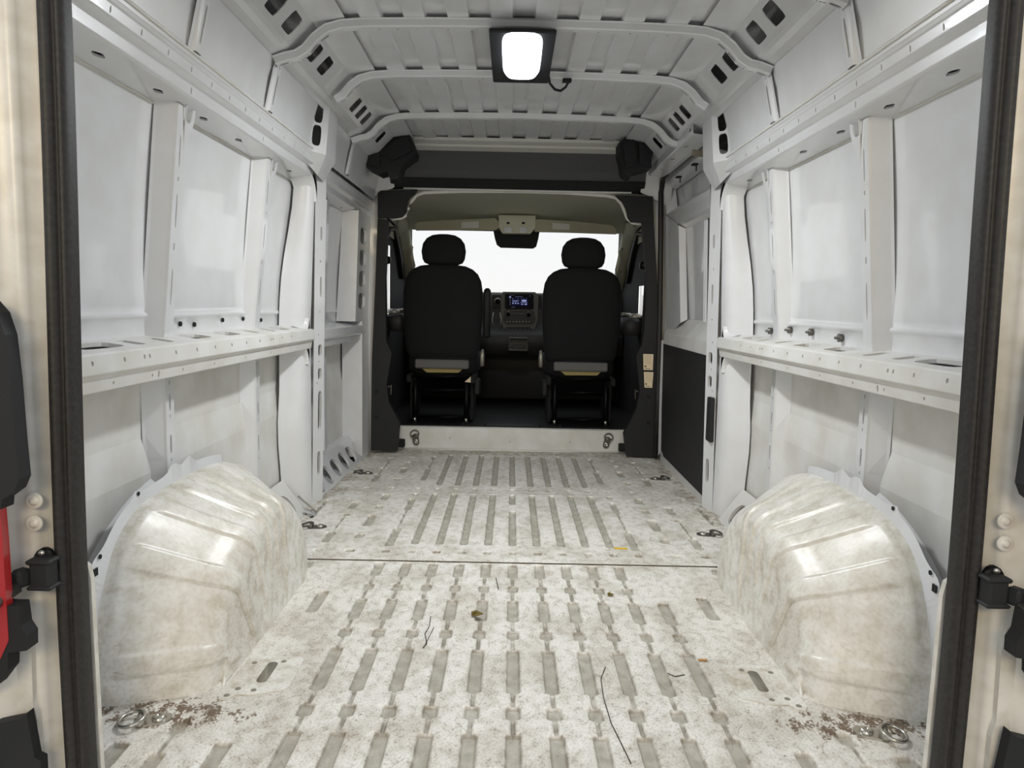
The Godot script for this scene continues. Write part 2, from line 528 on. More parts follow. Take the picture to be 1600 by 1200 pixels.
# ---------------------------------------------------------------- the floor's pressed pockets
var POCKETS := {}     # column (hundredths of mm of |x|) -> list of [z far, z near, half width, side: 0 both, 1 right only, -1 left only]
var COLS := []
func pocket_table() -> void:
	var add := func(x: float, a: float, b: float, hw: float, side := 0) -> void:
		if not POCKETS.has(x):
			POCKETS[x] = []
			COLS.append(x)
		POCKETS[x].append([minf(a, b), maxf(a, b), hw, side])
	for i in 6:
		var x := 0.0925 * i
		var rows := [[-2.505, -2.37], [-2.308, -2.246], [-2.19, -2.03], [-1.977, -1.917], [-1.861, -1.636], [-1.584, -1.526], [-1.476, -1.25], [-1.2, -1.142], [-1.09, -0.95]]
		for k in rows.size():
			add.call(x, rows[k][0], rows[k][1], 0.0195, -1 if i == 5 and k < 2 else 0)
		for k in rows.size() - 1:
			add.call(x, rows[k][1] - 0.004, rows[k + 1][0] + 0.004, 0.0065, -1 if i == 5 and k < 2 else 0)
		add.call(x, -2.627, -2.588, 0.0165)
		add.call(x, -3.572, -3.532, 0.0165)
		if i == 0:
			add.call(x, -3.45, -3.27, 0.017); add.call(x, -3.17, -2.69, 0.017)
		elif i < 5:
			add.call(x, -3.45, -2.69, 0.017)
		else:
			add.call(x, -3.45, -3.4, 0.015); add.call(x, -3.345, -3.15, 0.017); add.call(x, -3.16, -2.89, 0.006); add.call(x, -2.9, -2.66, 0.018)
		if i < 5:
			add.call(x, -4.4, -3.63, 0.017)
		else:
			add.call(x, -4.34, -4.25, 0.017); add.call(x, -4.26, -4.0, 0.006); add.call(x, -4.02, -3.72, 0.017)
	for r in [[-2.24, -2.07], [-1.43, -1.2], [-2.625, -2.59], [-3.42, -3.315], [-3.225, -3.16], [-3.07, -2.905], [-2.81, -2.75], [-3.57, -3.535], [-4.31, -4.25], [-4.17, -4.11], [-4.02, -3.88], [-3.77, -3.71]]:
		add.call(0.594, r[0], r[1], 0.0205)
	for r in [[-1.505, -1.45], [-1.39, -1.2], [-2.625, -2.59], [-3.28, -3.15], [-3.085, -3.045], [-2.83, -2.69], [-3.57, -3.535], [-4.28, -4.2], [-4.14, -4.1], [-4.01, -3.96], [-3.86, -3.68], [-2.5, -2.43]]:
		add.call(0.71, r[0], r[1], 0.019)
	add.call(0.71, -3.05, -2.82, 0.006)
	add.call(0.71, -4.2, -3.85, 0.006)
	add.call(0.71, -1.46, -1.38, 0.006)
	for r in [[-3.43, -3.4], [-4.3, -4.27]]:
		add.call(0.81, r[0], r[1], 0.014)
	add.call(0.845, -2.8, -2.66, 0.01)
	add.call(0.845, -3.3, -3.0, 0.01)
	add.call(0.80, -1.42, -1.2, 0.022)
func pocket(x: float, z: float) -> float:
	# 0 on the flat of the floor, 1 at the bottom of a pocket
	var ax := absf(x)
	var best := 0.0
	for c in COLS:
		if absf(ax - c) < 0.024:
			for p in POCKETS[c]:
				if z < p[0] or z > p[1] or (p[3] == -1 and x > 0.0): continue
				var a: float = p[2] - absf(ax - c)
				var b: float = minf(z - p[0], p[1] - z)
				if a <= 0.0: continue
				var bev: float = 0.0065 if p[2] > 0.012 else 0.004
				var d := minf(a, b)
				if p[2] > 0.012: d = minf(d, (a + b) * 0.7071 - 0.0055)
				var t := clampf(d / bev, 0.0, 1.0)
				best = maxf(best, t * t * (3.0 - 2.0 * t) * (1.0 if p[2] > 0.012 else 0.75))
	return best
func floor_panel(parent: Node, z0: float, z1: float, hw0: float, hw1: float, lift: float) -> void:
	var xs := PackedFloat32Array()
	var x := -0.95
	while x < 0.9501:
		xs.append(x)
		var near := 1.0
		for c in COLS: near = minf(near, absf(absf(x) - c))
		x += 0.0025 if near < 0.026 else 0.012
	var raw := []
	var zz := z0
	while zz > z1:
		raw.append(zz)
		zz -= 0.012
	raw.append(z1)
	for c in COLS:
		for p in POCKETS[c]:
			for e in [0.0, 0.0022, 0.0044, 0.0066, 0.009, 0.012]:
				for q in [p[0] + e, p[1] - e]:
					if q < z0 and q > z1: raw.append(q)
	raw.sort()
	raw.reverse()
	var zs := [raw[0]]
	for q in raw:
		if zs[-1] - q > 0.0012: zs.append(q)
	zs[-1] = z1
	var nz := zs.size()
	var nx := xs.size()
	var v := PackedVector3Array()
	var uv := PackedVector2Array()
	var nn := PackedVector3Array()
	var hh := PackedFloat32Array()
	v.resize(nx * nz); uv.resize(nx * nz); nn.resize(nx * nz); hh.resize(nx * nz)
	var wav := FastNoiseLite.new()
	wav.seed = 5
	wav.frequency = 3.0
	for j in nz:
		var z: float = zs[j]
		var hw := hw0 + (hw1 - hw0) * (z - z0) / (z1 - z0)
		for i in nx:
			var X := clampf(xs[i], -hw, hw)
			var y := lift - 0.011 * pocket(X, z) + 0.0011 * wav.get_noise_2d(X * 4.0, z * 4.0)
			var k := j * nx + i
			v[k] = Vector3(X, y, z)
			hh[k] = y
			uv[k] = Vector2((X - FX0) / (FX1 - FX0), (z - FZ0) / (FZ1 - FZ0))
	for j in nz:
		for i in nx:
			var k := j * nx + i
			var i0 := maxi(i - 1, 0)
			var i1 := mini(i + 1, nx - 1)
			var j0 := maxi(j - 1, 0)
			var j1 := mini(j + 1, nz - 1)
			var sx := (hh[j * nx + i1] - hh[j * nx + i0]) / maxf(xs[i1] - xs[i0], 1e-5)
			var sz: float = (hh[j1 * nx + i] - hh[j0 * nx + i]) / (zs[j1] - zs[j0])
			nn[k] = Vector3(-sx, 1, -sz).normalized()
	var idx := PackedInt32Array()
	idx.resize((nx - 1) * (nz - 1) * 6)
	var q := 0
	for j in nz - 1:
		for i in nx - 1:
			var a := j * nx + i
			for o in [a, a + nx, a + 1, a + 1, a + nx, a + nx + 1]:
				idx[q] = o
				q += 1
	var arr := []
	arr.resize(Mesh.ARRAY_MAX)
	arr[Mesh.ARRAY_VERTEX] = v
	arr[Mesh.ARRAY_NORMAL] = nn
	arr[Mesh.ARRAY_TEX_UV] = uv
	arr[Mesh.ARRAY_INDEX] = idx
	var am := ArrayMesh.new()
	am.add_surface_from_arrays(Mesh.PRIMITIVE_TRIANGLES, arr)
	var o := MeshInstance3D.new()
	o.mesh = am
	o.name = "floor_panel"
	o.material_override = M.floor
	parent.add_child(o, true)

# ================================================================ build
func _ready() -> void:
	rng.seed = 4711
	cam_basis = Basis.from_euler(CAM_ROT)
	var cam := Camera3D.new()
	cam.name = "camera"
	cam.fov = rad_to_deg(2.0 * atan(600.0 / F))
	cam.position = CAM
	cam.rotation = CAM_ROT
	cam.near = 0.02
	cam.far = 200.0
	add_child(cam)
	cam.current = true

	var env := Environment.new()
	env.background_mode = Environment.BG_SKY
	var sky := Sky.new()
	var sm := ProceduralSkyMaterial.new()
	sm.sky_top_color = Color(0.93, 0.95, 0.98)
	sm.sky_horizon_color = Color(0.99, 0.99, 0.98)
	sm.ground_bottom_color = Color(0.72, 0.7, 0.66)
	sm.ground_horizon_color = Color(0.95, 0.94, 0.92)
	sm.sun_angle_max = 0.0
	sky.sky_material = sm
	env.sky = sky
	env.background_energy_multiplier = 1.15
	env.tonemap_mode = Environment.TONE_MAPPER_LINEAR
	env.tonemap_exposure = 1.0
	env.sdfgi_enabled = true
	env.ssao_enabled = true
	env.ssil_enabled = true
	var we := WorldEnvironment.new()
	we.name = "world_environment"
	we.environment = env
	add_child(we)

	make_all()

func make_all() -> void:
	pocket_table()
	make_materials()
	build_floor()
	build_wall(-1.0)
	build_wall(1.0)
	build_roof()
	build_rear_frame()
	build_front()
	build_sliding_door()
	build_cab()
	build_wheel_arches()
	build_lamp()
	build_rings()
	build_rear_items()
	build_small_things()

func label_material() -> StandardMaterial3D:
	# a sticker: rows of small print and a dark stamp
	var img := Image.create(64, 96, false, Image.FORMAT_RGB8)
	img.fill(Color(0.9, 0.83, 0.7))
	var r := RandomNumberGenerator.new()
	r.seed = 9
	for k in 7:
		var x := 8
		while x < 52:
			var n := r.randi_range(3, 9)
			img.fill_rect(Rect2i(x, 8 + k * 8, n, 2), Color(0.62, 0.55, 0.46))
			x += n + 3
	img.fill_rect(Rect2i(8, 68, 12, 12), Color(0.42, 0.38, 0.33))
	img.fill_rect(Rect2i(8, 86, 40, 3), Color(0.42, 0.38, 0.33))
	var m := mat(Color.WHITE, 0.6)
	m.albedo_texture = ImageTexture.create_from_image(img)
	return m

# ---------------------------------------------------------------- floor
func build_floor() -> void:
	var f := setting("floor")
	floor_panel(f, -0.95, -2.522, 0.95, 0.93, 0.0)
	floor_panel(f, -2.512, -3.472, 0.93, 0.9, 0.0045)
	floor_panel(f, -3.482, -4.56, 0.9, 0.88, 0.0)
	var st := S()
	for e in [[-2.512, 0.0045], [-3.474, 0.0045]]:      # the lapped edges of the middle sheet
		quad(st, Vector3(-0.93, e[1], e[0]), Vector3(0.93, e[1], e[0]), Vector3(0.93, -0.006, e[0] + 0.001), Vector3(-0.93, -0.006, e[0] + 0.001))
	obj("lap_edge", st, M.gap_shade, f)  # seam gap shading put into the edge colour
	st = S()
	quad(st, Vector3(-1.05, -0.05, -0.95), Vector3(1.05, -0.05, -0.95), Vector3(1.05, -0.05, -4.6), Vector3(-1.05, -0.05, -4.6))
	quad(st, Vector3(-1.0, 0.0, -0.95), Vector3(1.0, 0.0, -0.95), Vector3(1.0, -0.05, -0.95), Vector3(-1.0, -0.05, -0.95))
	obj("underbody", st, M.black, f)
	for s in [-1.0, 1.0]:
		# mounting plates pressed on the rear panel beside the wheel arches
		st = S()
		var P := func(x: float, z: float) -> Vector3: return Vector3(s * x, 0.0, z)
		var out := [P.call(0.665, -1.79), P.call(0.535, -1.79), P.call(0.528, -1.775), P.call(0.525, -1.645), P.call(0.535, -1.63), P.call(0.60, -1.605), P.call(0.635, -1.605), P.call(0.648, -1.585), P.call(0.665, -1.583), P.call(0.675, -1.6)]
		poly(st, out, Vector3(0, 0.003, 0))
		obj("mounting_plate", st, M.arch, f)
		st = S(true)
		var slot := []
		for k in 20:
			var w := TAU * k / 20
			slot.append(Vector3(s * 0.598 + 0.013 * cos(w), 0.0, -1.71 + 0.013 * sin(w) + (0.038 if sin(w) > 0 else -0.038)))
		poly(st, slot, Vector3(0, 0.0036, 0))
		obj("plate_slot", st, M.dull_floor, f)
		st = S()
		for q in [[0.645, -1.755], [0.575, -1.765], [0.64, -1.63], [0.655, -1.6], [0.602, -1.625]]:
			lathe(st, [Vector2(0.0, 0.0042), Vector2(0.006, 0.004), Vector2(0.007, 0.003)], Vector3(s * q[0], 0, q[1]), Basis.IDENTITY, 10)
		obj("rivet", st, M.dull_floor, f)

# ---------------------------------------------------------------- side walls
func extrude_y(st: SurfaceTool, s: float, prof: Array, ys: Array, shift: Callable) -> void:
	for i in prof.size() - 1:
		for j in ys.size() - 1:
			var a: Vector2 = prof[i]
			var b: Vector2 = prof[i + 1]
			var h0: float = shift.call(ys[j])
			var h1: float = shift.call(ys[j + 1])
			quad(st, Vector3(s * (a.x + h0), ys[j], a.y), Vector3(s * (b.x + h0), ys[j], b.y), Vector3(s * (b.x + h1), ys[j + 1], b.y), Vector3(s * (a.x + h1), ys[j + 1], a.y))
func rib(parent: Node, s: float, zc: float, y0: float, y1: float, x0: float, x1: float, slots: Array, kink := false, wid := 0.05) -> void:
	var st := S()
	var hs := []
	for q in slots: hs.append([q[0] - y0, wid * 0.5, q[1], q[2], 3.0])
	strip(st, Vector3(s * x0, y0, zc), Vector3(s * x1, y1, zc), Vector3(s * x1, y1, zc - wid), Vector3(s * x0, y0, zc - wid), hs, Vector3(s * 0.008, 0, 0))
	var ys := [y0, y1]
	if kink: ys = [y0, y0 + 0.12, 0.42, 0.46, 0.53, y1]
	for i in ys.size() - 1:
		var a := [x0 + (x1 - x0) * (ys[i] - y0) / (y1 - y0), ys[i]]
		var b := [x0 + (x1 - x0) * (ys[i + 1] - y0) / (y1 - y0), ys[i + 1]]
		var fo := func(y: float) -> float: return (0.005 if kink and y > 0.5 else (-0.003 if kink and y < 0.47 and y > 0.3 else 0.0))
		for e in [[0.0, 0.006, 0.003], [0.006, 0.04, 0.03]]:
			var da: float = e[0]
			var db: float = e[1]
			var za := 0.0 if da == 0.0 else 0.003
			var zb: float = e[2]
			var fa := 0.0 if da == 0.0 else 0.0
			var ka: float = fo.call(a[1]) if db > 0.01 else 0.0
			var kb: float = fo.call(b[1]) if db > 0.01 else 0.0
			quad(st, Vector3(s * (a[0] + da), a[1], zc + za + fa), Vector3(s * (b[0] + da), b[1], zc + za), Vector3(s * (b[0] + db), b[1], zc + zb + kb), Vector3(s * (a[0] + db), a[1], zc + zb + ka))
			quad(st, Vector3(s * (a[0] + da), a[1], zc - wid - za), Vector3(s * (b[0] + da), b[1], zc - wid - za), Vector3(s * (b[0] + db), b[1], zc - wid - 0.012), Vector3(s * (a[0] + db), a[1], zc - wid - 0.012))
		# the foot that lies near the skin
		quad(st, Vector3(s * (a[0] + 0.04), a[1], zc + 0.03 + fo.call(a[1])), Vector3(s * (b[0] + 0.04), b[1], zc + 0.03 + fo.call(b[1])), Vector3(s * (b[0] + 0.046), b[1], zc + 0.038 + fo.call(b[1])), Vector3(s * (a[0] + 0.046), a[1], zc + 0.038 + fo.call(a[1])))
	obj("rib", st, M.paint, parent)
func rib_head(parent: Node, s: float, zc: float, y0: float, x0: float, x1: float) -> void:
	# the widened head of a rib with its U-shaped notch
	var y1 := y0 + 0.08
	var pts := [Vector2(-0.046, y0 - 0.05), Vector2(-0.03, y1)]
	var cz := -0.052
	pts.append(Vector2(cz + 0.017, y1))
	for k in 9:
		var w := PI * k / 8.0
		pts.append(Vector2(cz + 0.017 * cos(w), y1 - 0.028 - 0.017 * sin(w)))
	pts.append_array([Vector2(cz - 0.017, y1 - 0.008), Vector2(cz - 0.034, y1 - 0.004), Vector2(cz - 0.036, y1 - 0.025), Vector2(cz - 0.03, y1 - 0.05), Vector2(cz - 0.012, y0)])
	var p3 := []
	for p in pts:
		p3.append(Vector3(s * (x0 - 0.003 + (x1 - x0) * (p.y - y0) / (y1 - y0)), p.y, zc + p.x))
	var st := S()
	poly(st, p3, Vector3(s * 0.003, 0, 0))
	obj("rib_head", st, M.paint, parent)
func build_wall(s: float) -> void:
	var left := s < 0
	var w := setting("wall_left" if left else "wall_right")
	var st := S()
	extrude_z(st, s, [Vector2(0.95, -0.05), Vector2(1.05, 0.0), Vector2(1.06, 0.75), Vector2(1.03, 1.45), Vector2(0.92, 1.66), Vector2(0.88, 1.8), Vector2(0.6, 1.87)], -1.2, -4.62)
	obj("outer_skin", st, M.paint, w)
	# skin between the ribs: one sheet for each bay
	var up := [Vector2(1.0, 0.79), Vector2(0.9995, 0.846), Vector2(0.992, 0.852), Vector2(0.992, 0.861), Vector2(0.998, 0.867), Vector2(0.996, 0.883), Vector2(0.989, 1.05), Vector2(0.978, 1.25), Vector2(0.955, 1.415)]
	var low := [Vector2(1.008, 0.715), Vector2(1.012, 0.53), Vector2(1.004, 0.47), Vector2(0.998, 0.43), Vector2(1.0, 0.2), Vector2(1.0, -0.02)]
	var high := [Vector2(0.829, 1.5), Vector2(0.822, 1.55), Vector2(0.81, 1.61), Vector2(0.79, 1.672)]
	var bays := [[-1.28, -1.99], [-1.99, -2.71], [-2.71, -3.32]]
	if left: bays.append_array([[-3.33, -3.66], [-3.66, -4.46]])
	for b in bays:
		st = S(true)
		extrude_z(st, s, up.slice(0, 6), b[0], b[1])
		var u2 := S(true)
		var yy := 0.883
		for k in 12:   # a gently bowed sheet
			var y2 := yy + (1.415 - 0.883) / 12.0
			var xa := 0.996 - 0.041 * pow((yy - 0.883) / 0.532, 1.6)
			var xb := 0.996 - 0.041 * pow((y2 - 0.883) / 0.532, 1.6)
			quad(st, Vector3(s * xa, yy, b[0]), Vector3(s * xa, yy, b[1]), Vector3(s * xb, y2, b[1]), Vector3(s * xb, y2, b[0]))
			yy = y2
		obj("skin_panel", st, M.paint, w)
		st = S()
		extrude_z(st, s, low, b[0], b[1])
		obj("lower_skin_panel", st, M.scuffed, w)
	for b in ([[-1.28, -1.88], [-1.88, -2.45], [-2.45, -2.97], [-3.15, -3.6], [-3.6, -4.35]] if left else [[-1.28, -1.88], [-1.88, -2.45], [-2.45, -2.97]]):
		st = S(true)
		extrude_z(st, s, high, b[0], b[1])
		obj("upper_skin_panel", st, M.paint, w)
	# upper rail
	var rail := [Vector2(0.957, 1.406), Vector2(0.875, 1.4235), Vector2(0.868, 1.4255), Vector2(0.8645, 1.43), Vector2(0.8625, 1.452), Vector2(0.8605, 1.4555), Vector2(0.857, 1.4575), Vector2(0.843, 1.463), Vector2(0.8405, 1.4645), Vector2(0.839, 1.4675), Vector2(0.836, 1.487), Vector2(0.8345, 1.49), Vector2(0.832, 1.492), Vector2(0.8265, 1.513)]
	var h_up := []
	for k in 12: h_up.append([-1.548 - 0.1256 * k, 0.5, 0.0032, 0.0075, 2.0])
	var h_dia := []
	for z in [-1.633, -1.9, -2.171, -2.443, -2.985]: h_dia.append([z, 0.55, 0.026, 0.0095, 1.25])
	st = S()
	auto_n = true
	extrude_z(st, s, rail, -1.47, -3.16, {9: h_up, 3: [[-1.981, 0.5, 0.003, 0.0085, 3.0], [-2.537, 0.5, 0.003, 0.0085, 3.0]], 0: h_dia})
	obj("upper_rail", st, M.paint, w)
	st = S()
	auto_n = true
	var cap := []
	for p in rail: cap.append(p + Vector2(-0.0035, -0.002))
	extrude_z(st, s, cap, -1.22, -1.468)
	obj("rail_end", st, M.paint, w)
	st = S(true)
	var bead := []
	for k in 70:
		bead.append(Vector3(s * (0.8265 + rng.randf_range(-0.001, 0.0)), 1.5125 + rng.randf_range(-0.0006, 0.0008), -1.5 - k * 0.0235))
	tube(st, bead, 0.0045, 6)
	obj("sealant_bead", st, M.scuffed, w, true)
	st = S(true)
	bead = []
	for k in 40:
		bead.append(Vector3(s * (0.956 + rng.randf_range(-0.002, 0.001)), 1.4055 + rng.randf_range(-0.002, 0.001), -1.3 - k * 0.045))
	tube(st, bead, 0.0035, 6)
	obj("sealant_bead", st, M.sealer, w, true)
	# belt rail, the shelf half way up
	var belt := [Vector2(1.0, 0.803), Vector2(0.888, 0.7875), Vector2(0.8805, 0.7855), Vector2(0.8765, 0.7815), Vector2(0.8715, 0.746), Vector2(0.8735, 0.741), Vector2(0.882, 0.735), Vector2(0.885, 0.73), Vector2(0.8885, 0.705), Vector2(0.892, 0.7015), Vector2(0.905, 0.7), Vector2(1.008, 0.704)]
	var bh := []
	for z in [-1.5, -1.626, -1.715, -1.74, -1.877, -2.003, -2.128, -2.254, -2.38, -2.506, -2.62, -2.645, -2.75, -2.87]: bh.append([z, 0.42, 0.0045, 0.0055, 2.0])
	var bl := []
	for z in [-1.6, -1.94, -2.15, -2.4, -2.66, -2.9]: bl.append([z, 0.5, 0.0035, 0.004, 2.0])
	bl.append([-1.807, 0.5, 0.0045, 0.0085, 3.0])
	bl.append([-1.775, 0.5, 0.0035, 0.0045, 2.0])
	var bt := [[-1.63, 0.5, 0.088, 0.03, 6.0], [-1.79, 0.5, 0.022, 0.03, 5.0], [-1.935, 0.52, 0.02, 0.032, 5.0], [-2.155, 0.5, 0.062, 0.03, 6.0], [-2.395, 0.5, 0.058, 0.03, 6.0], [-2.6, 0.52, 0.02, 0.03, 5.0], [-2.78, 0.52, 0.018, 0.03, 5.0], [-2.94, 0.5, 0.055, 0.03, 6.0]]
	st = S()
	auto_n = true
	extrude_z(st, s, belt, -1.44, -3.2, {0: bt, 3: bh, 7: bl}, 0.01)
	# rounded rear end of the shelf
	quad(st, Vector3(s * 1.0, 0.803, -1.44), Vector3(s * 0.8805, 0.7855, -1.44), Vector3(s * 0.893, 0.775, -1.425), Vector3(s * 1.0, 0.79, -1.425))
	quad(st, Vector3(s * 0.8805, 0.7855, -1.44), Vector3(s * 0.8715, 0.746, -1.44), Vector3(s * 0.885, 0.745, -1.425), Vector3(s * 0.893, 0.775, -1.425))
	quad(st, Vector3(s * 0.893, 0.775, -1.425), Vector3(s * 0.885, 0.745, -1.425), Vector3(s * 1.0, 0.72, -1.425), Vector3(s * 1.0, 0.79, -1.425))
	obj("belt_rail", st, M.scuffed, w)
	# ribs
	var sl := [[1.298, 0.043, 0.0035], [1.225, 0.006, 0.0035], [1.14, 0.045, 0.0035], [1.045, 0.01, 0.0035], [0.935, 0.05, 0.0035]]
	var lsl := [[0.672, 0.006, 0.004], [0.618, 0.024, 0.0055], [0.578, 0.005, 0.003], [0.5, 0.026, 0.0055], [0.455, 0.005, 0.003], [0.37, 0.03, 0.0055], [0.31, 0.006, 0.003]]
	rib(w, s, -2.0, 0.798, 1.415, 0.962, 0.906, sl)
	rib_head(w, s, -2.0, 1.34, 0.913, 0.9)
	rib(w, s, -2.72, 0.798, 1.415, 0.967, 0.908, sl)
	rib_head(w, s, -2.72, 1.34, 0.916, 0.902)
	rib(w, s, -2.0, 0.02, 0.708, 0.963, 0.963, lsl, true)
	rib(w, s, -2.72, 0.02, 0.708, 0.965, 0.965, lsl, true, 0.04)
	if left:
		rib(w, s, -3.66, 0.79, 1.4, 0.955, 0.93, sl)
		rib(w, s, -3.66, 0.16, 0.72, 0.95, 0.95, [], true)
	# stiffeners on the upper skin
	for z in ([-1.89, -2.45, -3.59] if left else [-1.89, -2.45]):
		st = S()
		strip(st, Vector3(s * 0.8165, 1.515, z - 0.012), Vector3(s * 0.7835, 1.665, z - 0.012), Vector3(s * 0.7835, 1.665, z - 0.042), Vector3(s * 0.8165, 1.515, z - 0.042), [[0.07, 0.015, 0.048, 0.0055, 4.0], [0.14, 0.015, 0.004, 0.002, 3.0]], Vector3(s * 0.008, 0, 0))
		for e in [[-0.012, 0.006], [-0.042, -0.056]]:
			quad(st, Vector3(s * 0.8165, 1.515, z + e[0]), Vector3(s * 0.7835, 1.665, z + e[0]), Vector3(s * 0.789, 1.668, z + e[1]), Vector3(s * 0.828, 1.51, z + e[1]))
		quad(st, Vector3(s * 0.824, 1.51, z + 0.004), Vector3(s * 0.787, 1.668, z + 0.004), Vector3(s * 0.787, 1.668, z + 0.02), Vector3(s * 0.824, 1.51, z + 0.02))
		obj("stiffener", st, M.paint, w)
	# pillar between the load bays
	var lean := func(y: float) -> float:
		if y < 0.8: return 0.0
		return -0.028 * clampf((y - 0.8) / 0.7, 0.0, 1.2)
	st = S(true)
	var pil := [Vector2(0.992, -3.085), Vector2(0.984, -3.097), Vector2(0.958, -3.112), Vector2(0.928, -3.13), Vector2(0.908, -3.155), Vector2(0.898, -3.185), Vector2(0.894, -3.212)]
	var pys := [0.0, 0.06, 0.12, 0.2, 0.3, 0.4, 0.46, 0.52, 0.58, 0.7, 0.8, 0.9, 1.0, 1.1, 1.2, 1.3, 1.4, 1.46, 1.52]
	for k in pil.size() - 1:
		for j in pys.size() - 1:
			var v := []
			for e in [[k, j], [k + 1, j], [k + 1, j + 1], [k, j + 1]]:
				var y: float = pys[e[1]]
				var f: float = 1.0 - float(e[0]) / (pil.size() - 1)
				var back := -0.085 * smoothstep(0.88, 1.36, y) + 0.035 * exp(-pow((y - 0.36) / 0.13, 2.0)) - 0.02 * exp(-pow((y - 0.06) / 0.06, 2.0))
				v.append(Vector3(s * (pil[e[0]].x + lean.call(y) - (0.02 * smoothstep(1.0, 1.42, y) * f)), y, pil[e[0]].y + back * f))
			quad(st, v[0], v[1], v[2], v[3])
	obj("pillar", st, M.paint, w, true)
	st = S()
	strip(st, Vector3(s * 0.894, 0.0, -3.212), Vector3(s * 0.866, 1.52, -3.212), Vector3(s * 0.842, 1.52, -3.3), Vector3(s * 0.87, 0.0, -3.3), [[0.18, 0.055, 0.055, 0.013, 5.0], [0.42, 0.058, 0.088, 0.016, 5.0], [0.545, 0.03, 0.005, 0.004, 2.0], [0.585, 0.055, 0.026, 0.016, 4.0], [0.64, 0.045, 0.005, 0.004, 2.0], [0.69, 0.055, 0.026, 0.016, 4.0], [0.76, 0.04, 0.006, 0.004, 2.0], [0.86, 0.05, 0.006, 0.004, 2.0], [0.97, 0.055, 0.045, 0.008, 3.0], [1.08, 0.05, 0.006, 0.004, 2.0], [1.2, 0.055, 0.03, 0.008, 3.0]], Vector3(s * 0.012, 0, -0.004))
	quad(st, Vector3(s * 0.87, 0, -3.3), Vector3(s * 0.842, 1.52, -3.3), Vector3(s * 0.88, 1.52, -3.315), Vector3(s * 0.895, 0, -3.315))
	quad(st, Vector3(s * 0.895, 0, -3.315), Vector3(s * 0.88, 1.52, -3.315), Vector3(s * 1.02, 1.52, -3.325), Vector3(s * 1.02, 0, -3.325))
	obj("pillar_face", st, M.paint, w)
	# rounded corners where pillar and rails meet
	for c in [[1.428, -1.0, 0.1, 0.8645, 0.948, -3.205], [0.785, 1.0, 0.05, 0.89, 0.97, -3.165], [0.705, -1.0, 0.07, 0.892, 0.975, -3.165]]:
		st = S(true)
		var r: float = c[2]
		var pts := []
		for k in 11:
			var a := PI / 2 * k / 10.0
			pts.append(Vector2(c[5] + r - r * cos(a), c[0] + c[1] * (r - r * sin(a))))
		var ctr := Vector2(c[5] + r, c[0] + c[1] * r)
		for k in 10:
			var p0: Vector2 = pts[k]
			var p1: Vector2 = pts[k + 1]
			var secs := [[c[3], -0.012], [c[3] + 0.002, -0.004], [c[3] + 0.01, 0.002], [c[4], 0.022]]
			for e in 3:
				var q0 := p0.lerp(ctr, secs[e][1] / r)
				var q1 := p1.lerp(ctr, secs[e][1] / r)
				var r0 := p0.lerp(ctr, secs[e + 1][1] / r)
				var r1 := p1.lerp(ctr, secs[e + 1][1] / r)
				quad(st, Vector3(s * secs[e][0], q0.y, q0.x), Vector3(s * secs[e][0], q1.y, q1.x), Vector3(s * secs[e + 1][0], r1.y, r1.x), Vector3(s * secs[e + 1][0], r0.y, r0.x))
			var u0 := p0.lerp(ctr, -0.012 / r)
			var u1 := p1.lerp(ctr, -0.012 / r)
			tri(st, Vector3(s * c[3], c[0] - c[1] * 0.012, c[5] - 0.03), Vector3(s * c[3], u0.y, u0.x), Vector3(s * c[3], u1.y, u1.x))
		obj("corner_gusset", st, M.paint, w, true)
	# upper pillar plate with two oval holes, facing the rear
	st = S()
	strip(st, Vector3(s * 0.848, 1.5, -2.985), Vector3(s * 0.815, 1.745, -2.985), Vector3(s * 0.765, 1.745, -3.07), Vector3(s * 0.79, 1.5, -3.08), [[0.066, 0.052, 0.04, 0.024, 4.0], [0.155, 0.052, 0.04, 0.024, 4.0]], Vector3(s * 0.004, 0, -0.012))
	quad(st, Vector3(s * 0.79, 1.5, -3.08), Vector3(s * 0.765, 1.745, -3.07), Vector3(s * 0.765, 1.745, -3.2), Vector3(s * 0.79, 1.5, -3.24))
	quad(st, Vector3(s * 0.848, 1.5, -2.985), Vector3(s * 0.79, 1.5, -3.08), Vector3(s * 0.79, 1.5, -3.24), Vector3(s * 0.87, 1.5, -3.24))
	quad(st, Vector3(s * 0.79, 1.5, -3.08), Vector3(s * 0.79, 1.5, -3.24), Vector3(s * 0.845, 1.42, -3.26), Vector3(s * 0.845, 1.43, -3.16))
	quad(st, Vector3(s * 0.845, 1.43, -3.16), Vector3(s * 0.79, 1.5, -3.08), Vector3(s * 0.848, 1.5, -2.985), Vector3(s * 0.86, 1.47, -3.0))
	obj("upper_pillar", st, M.paint, w)
	# sill box sections along the floor with their lightening holes
	st = S()
	strip(st, Vector3(s * 0.885, 0.0, -2.6), Vector3(s * 0.885, 0.0, -3.1), Vector3(s * 0.99, 0.14, -3.1), Vector3(s * 0.99, 0.14, -2.6), [[0.37, 0.075, 0.06, 0.05, 2.2]], Vector3(s * 0.008, -0.008, 0))
	obj("sill_panel", st, M.scuffed, w)
	if left:
		st = S()
		var hs := []
		for k in 6: hs.append([0.09 + 0.172 * k, 0.064, 0.062, 0.05, 2.4])
		strip(st, Vector3(s * 0.882, 0.0, -3.315), Vector3(s * 0.872, 0.0, -4.37), Vector3(s * 0.96, 0.125, -4.37), Vector3(s * 0.965, 0.13, -3.315), hs, Vector3(s * 0.012, -0.008, 0))
		quad(st, Vector3(s * 0.965, 0.13, -3.315), Vector3(s * 0.96, 0.125, -4.37), Vector3(s * 1.0, 0.13, -4.37), Vector3(s * 1.0, 0.135, -3.315))
		obj("sill_panel", st, M.paint, w)
		# second bay: rails and the pillar with four oval holes
		var r2 := []
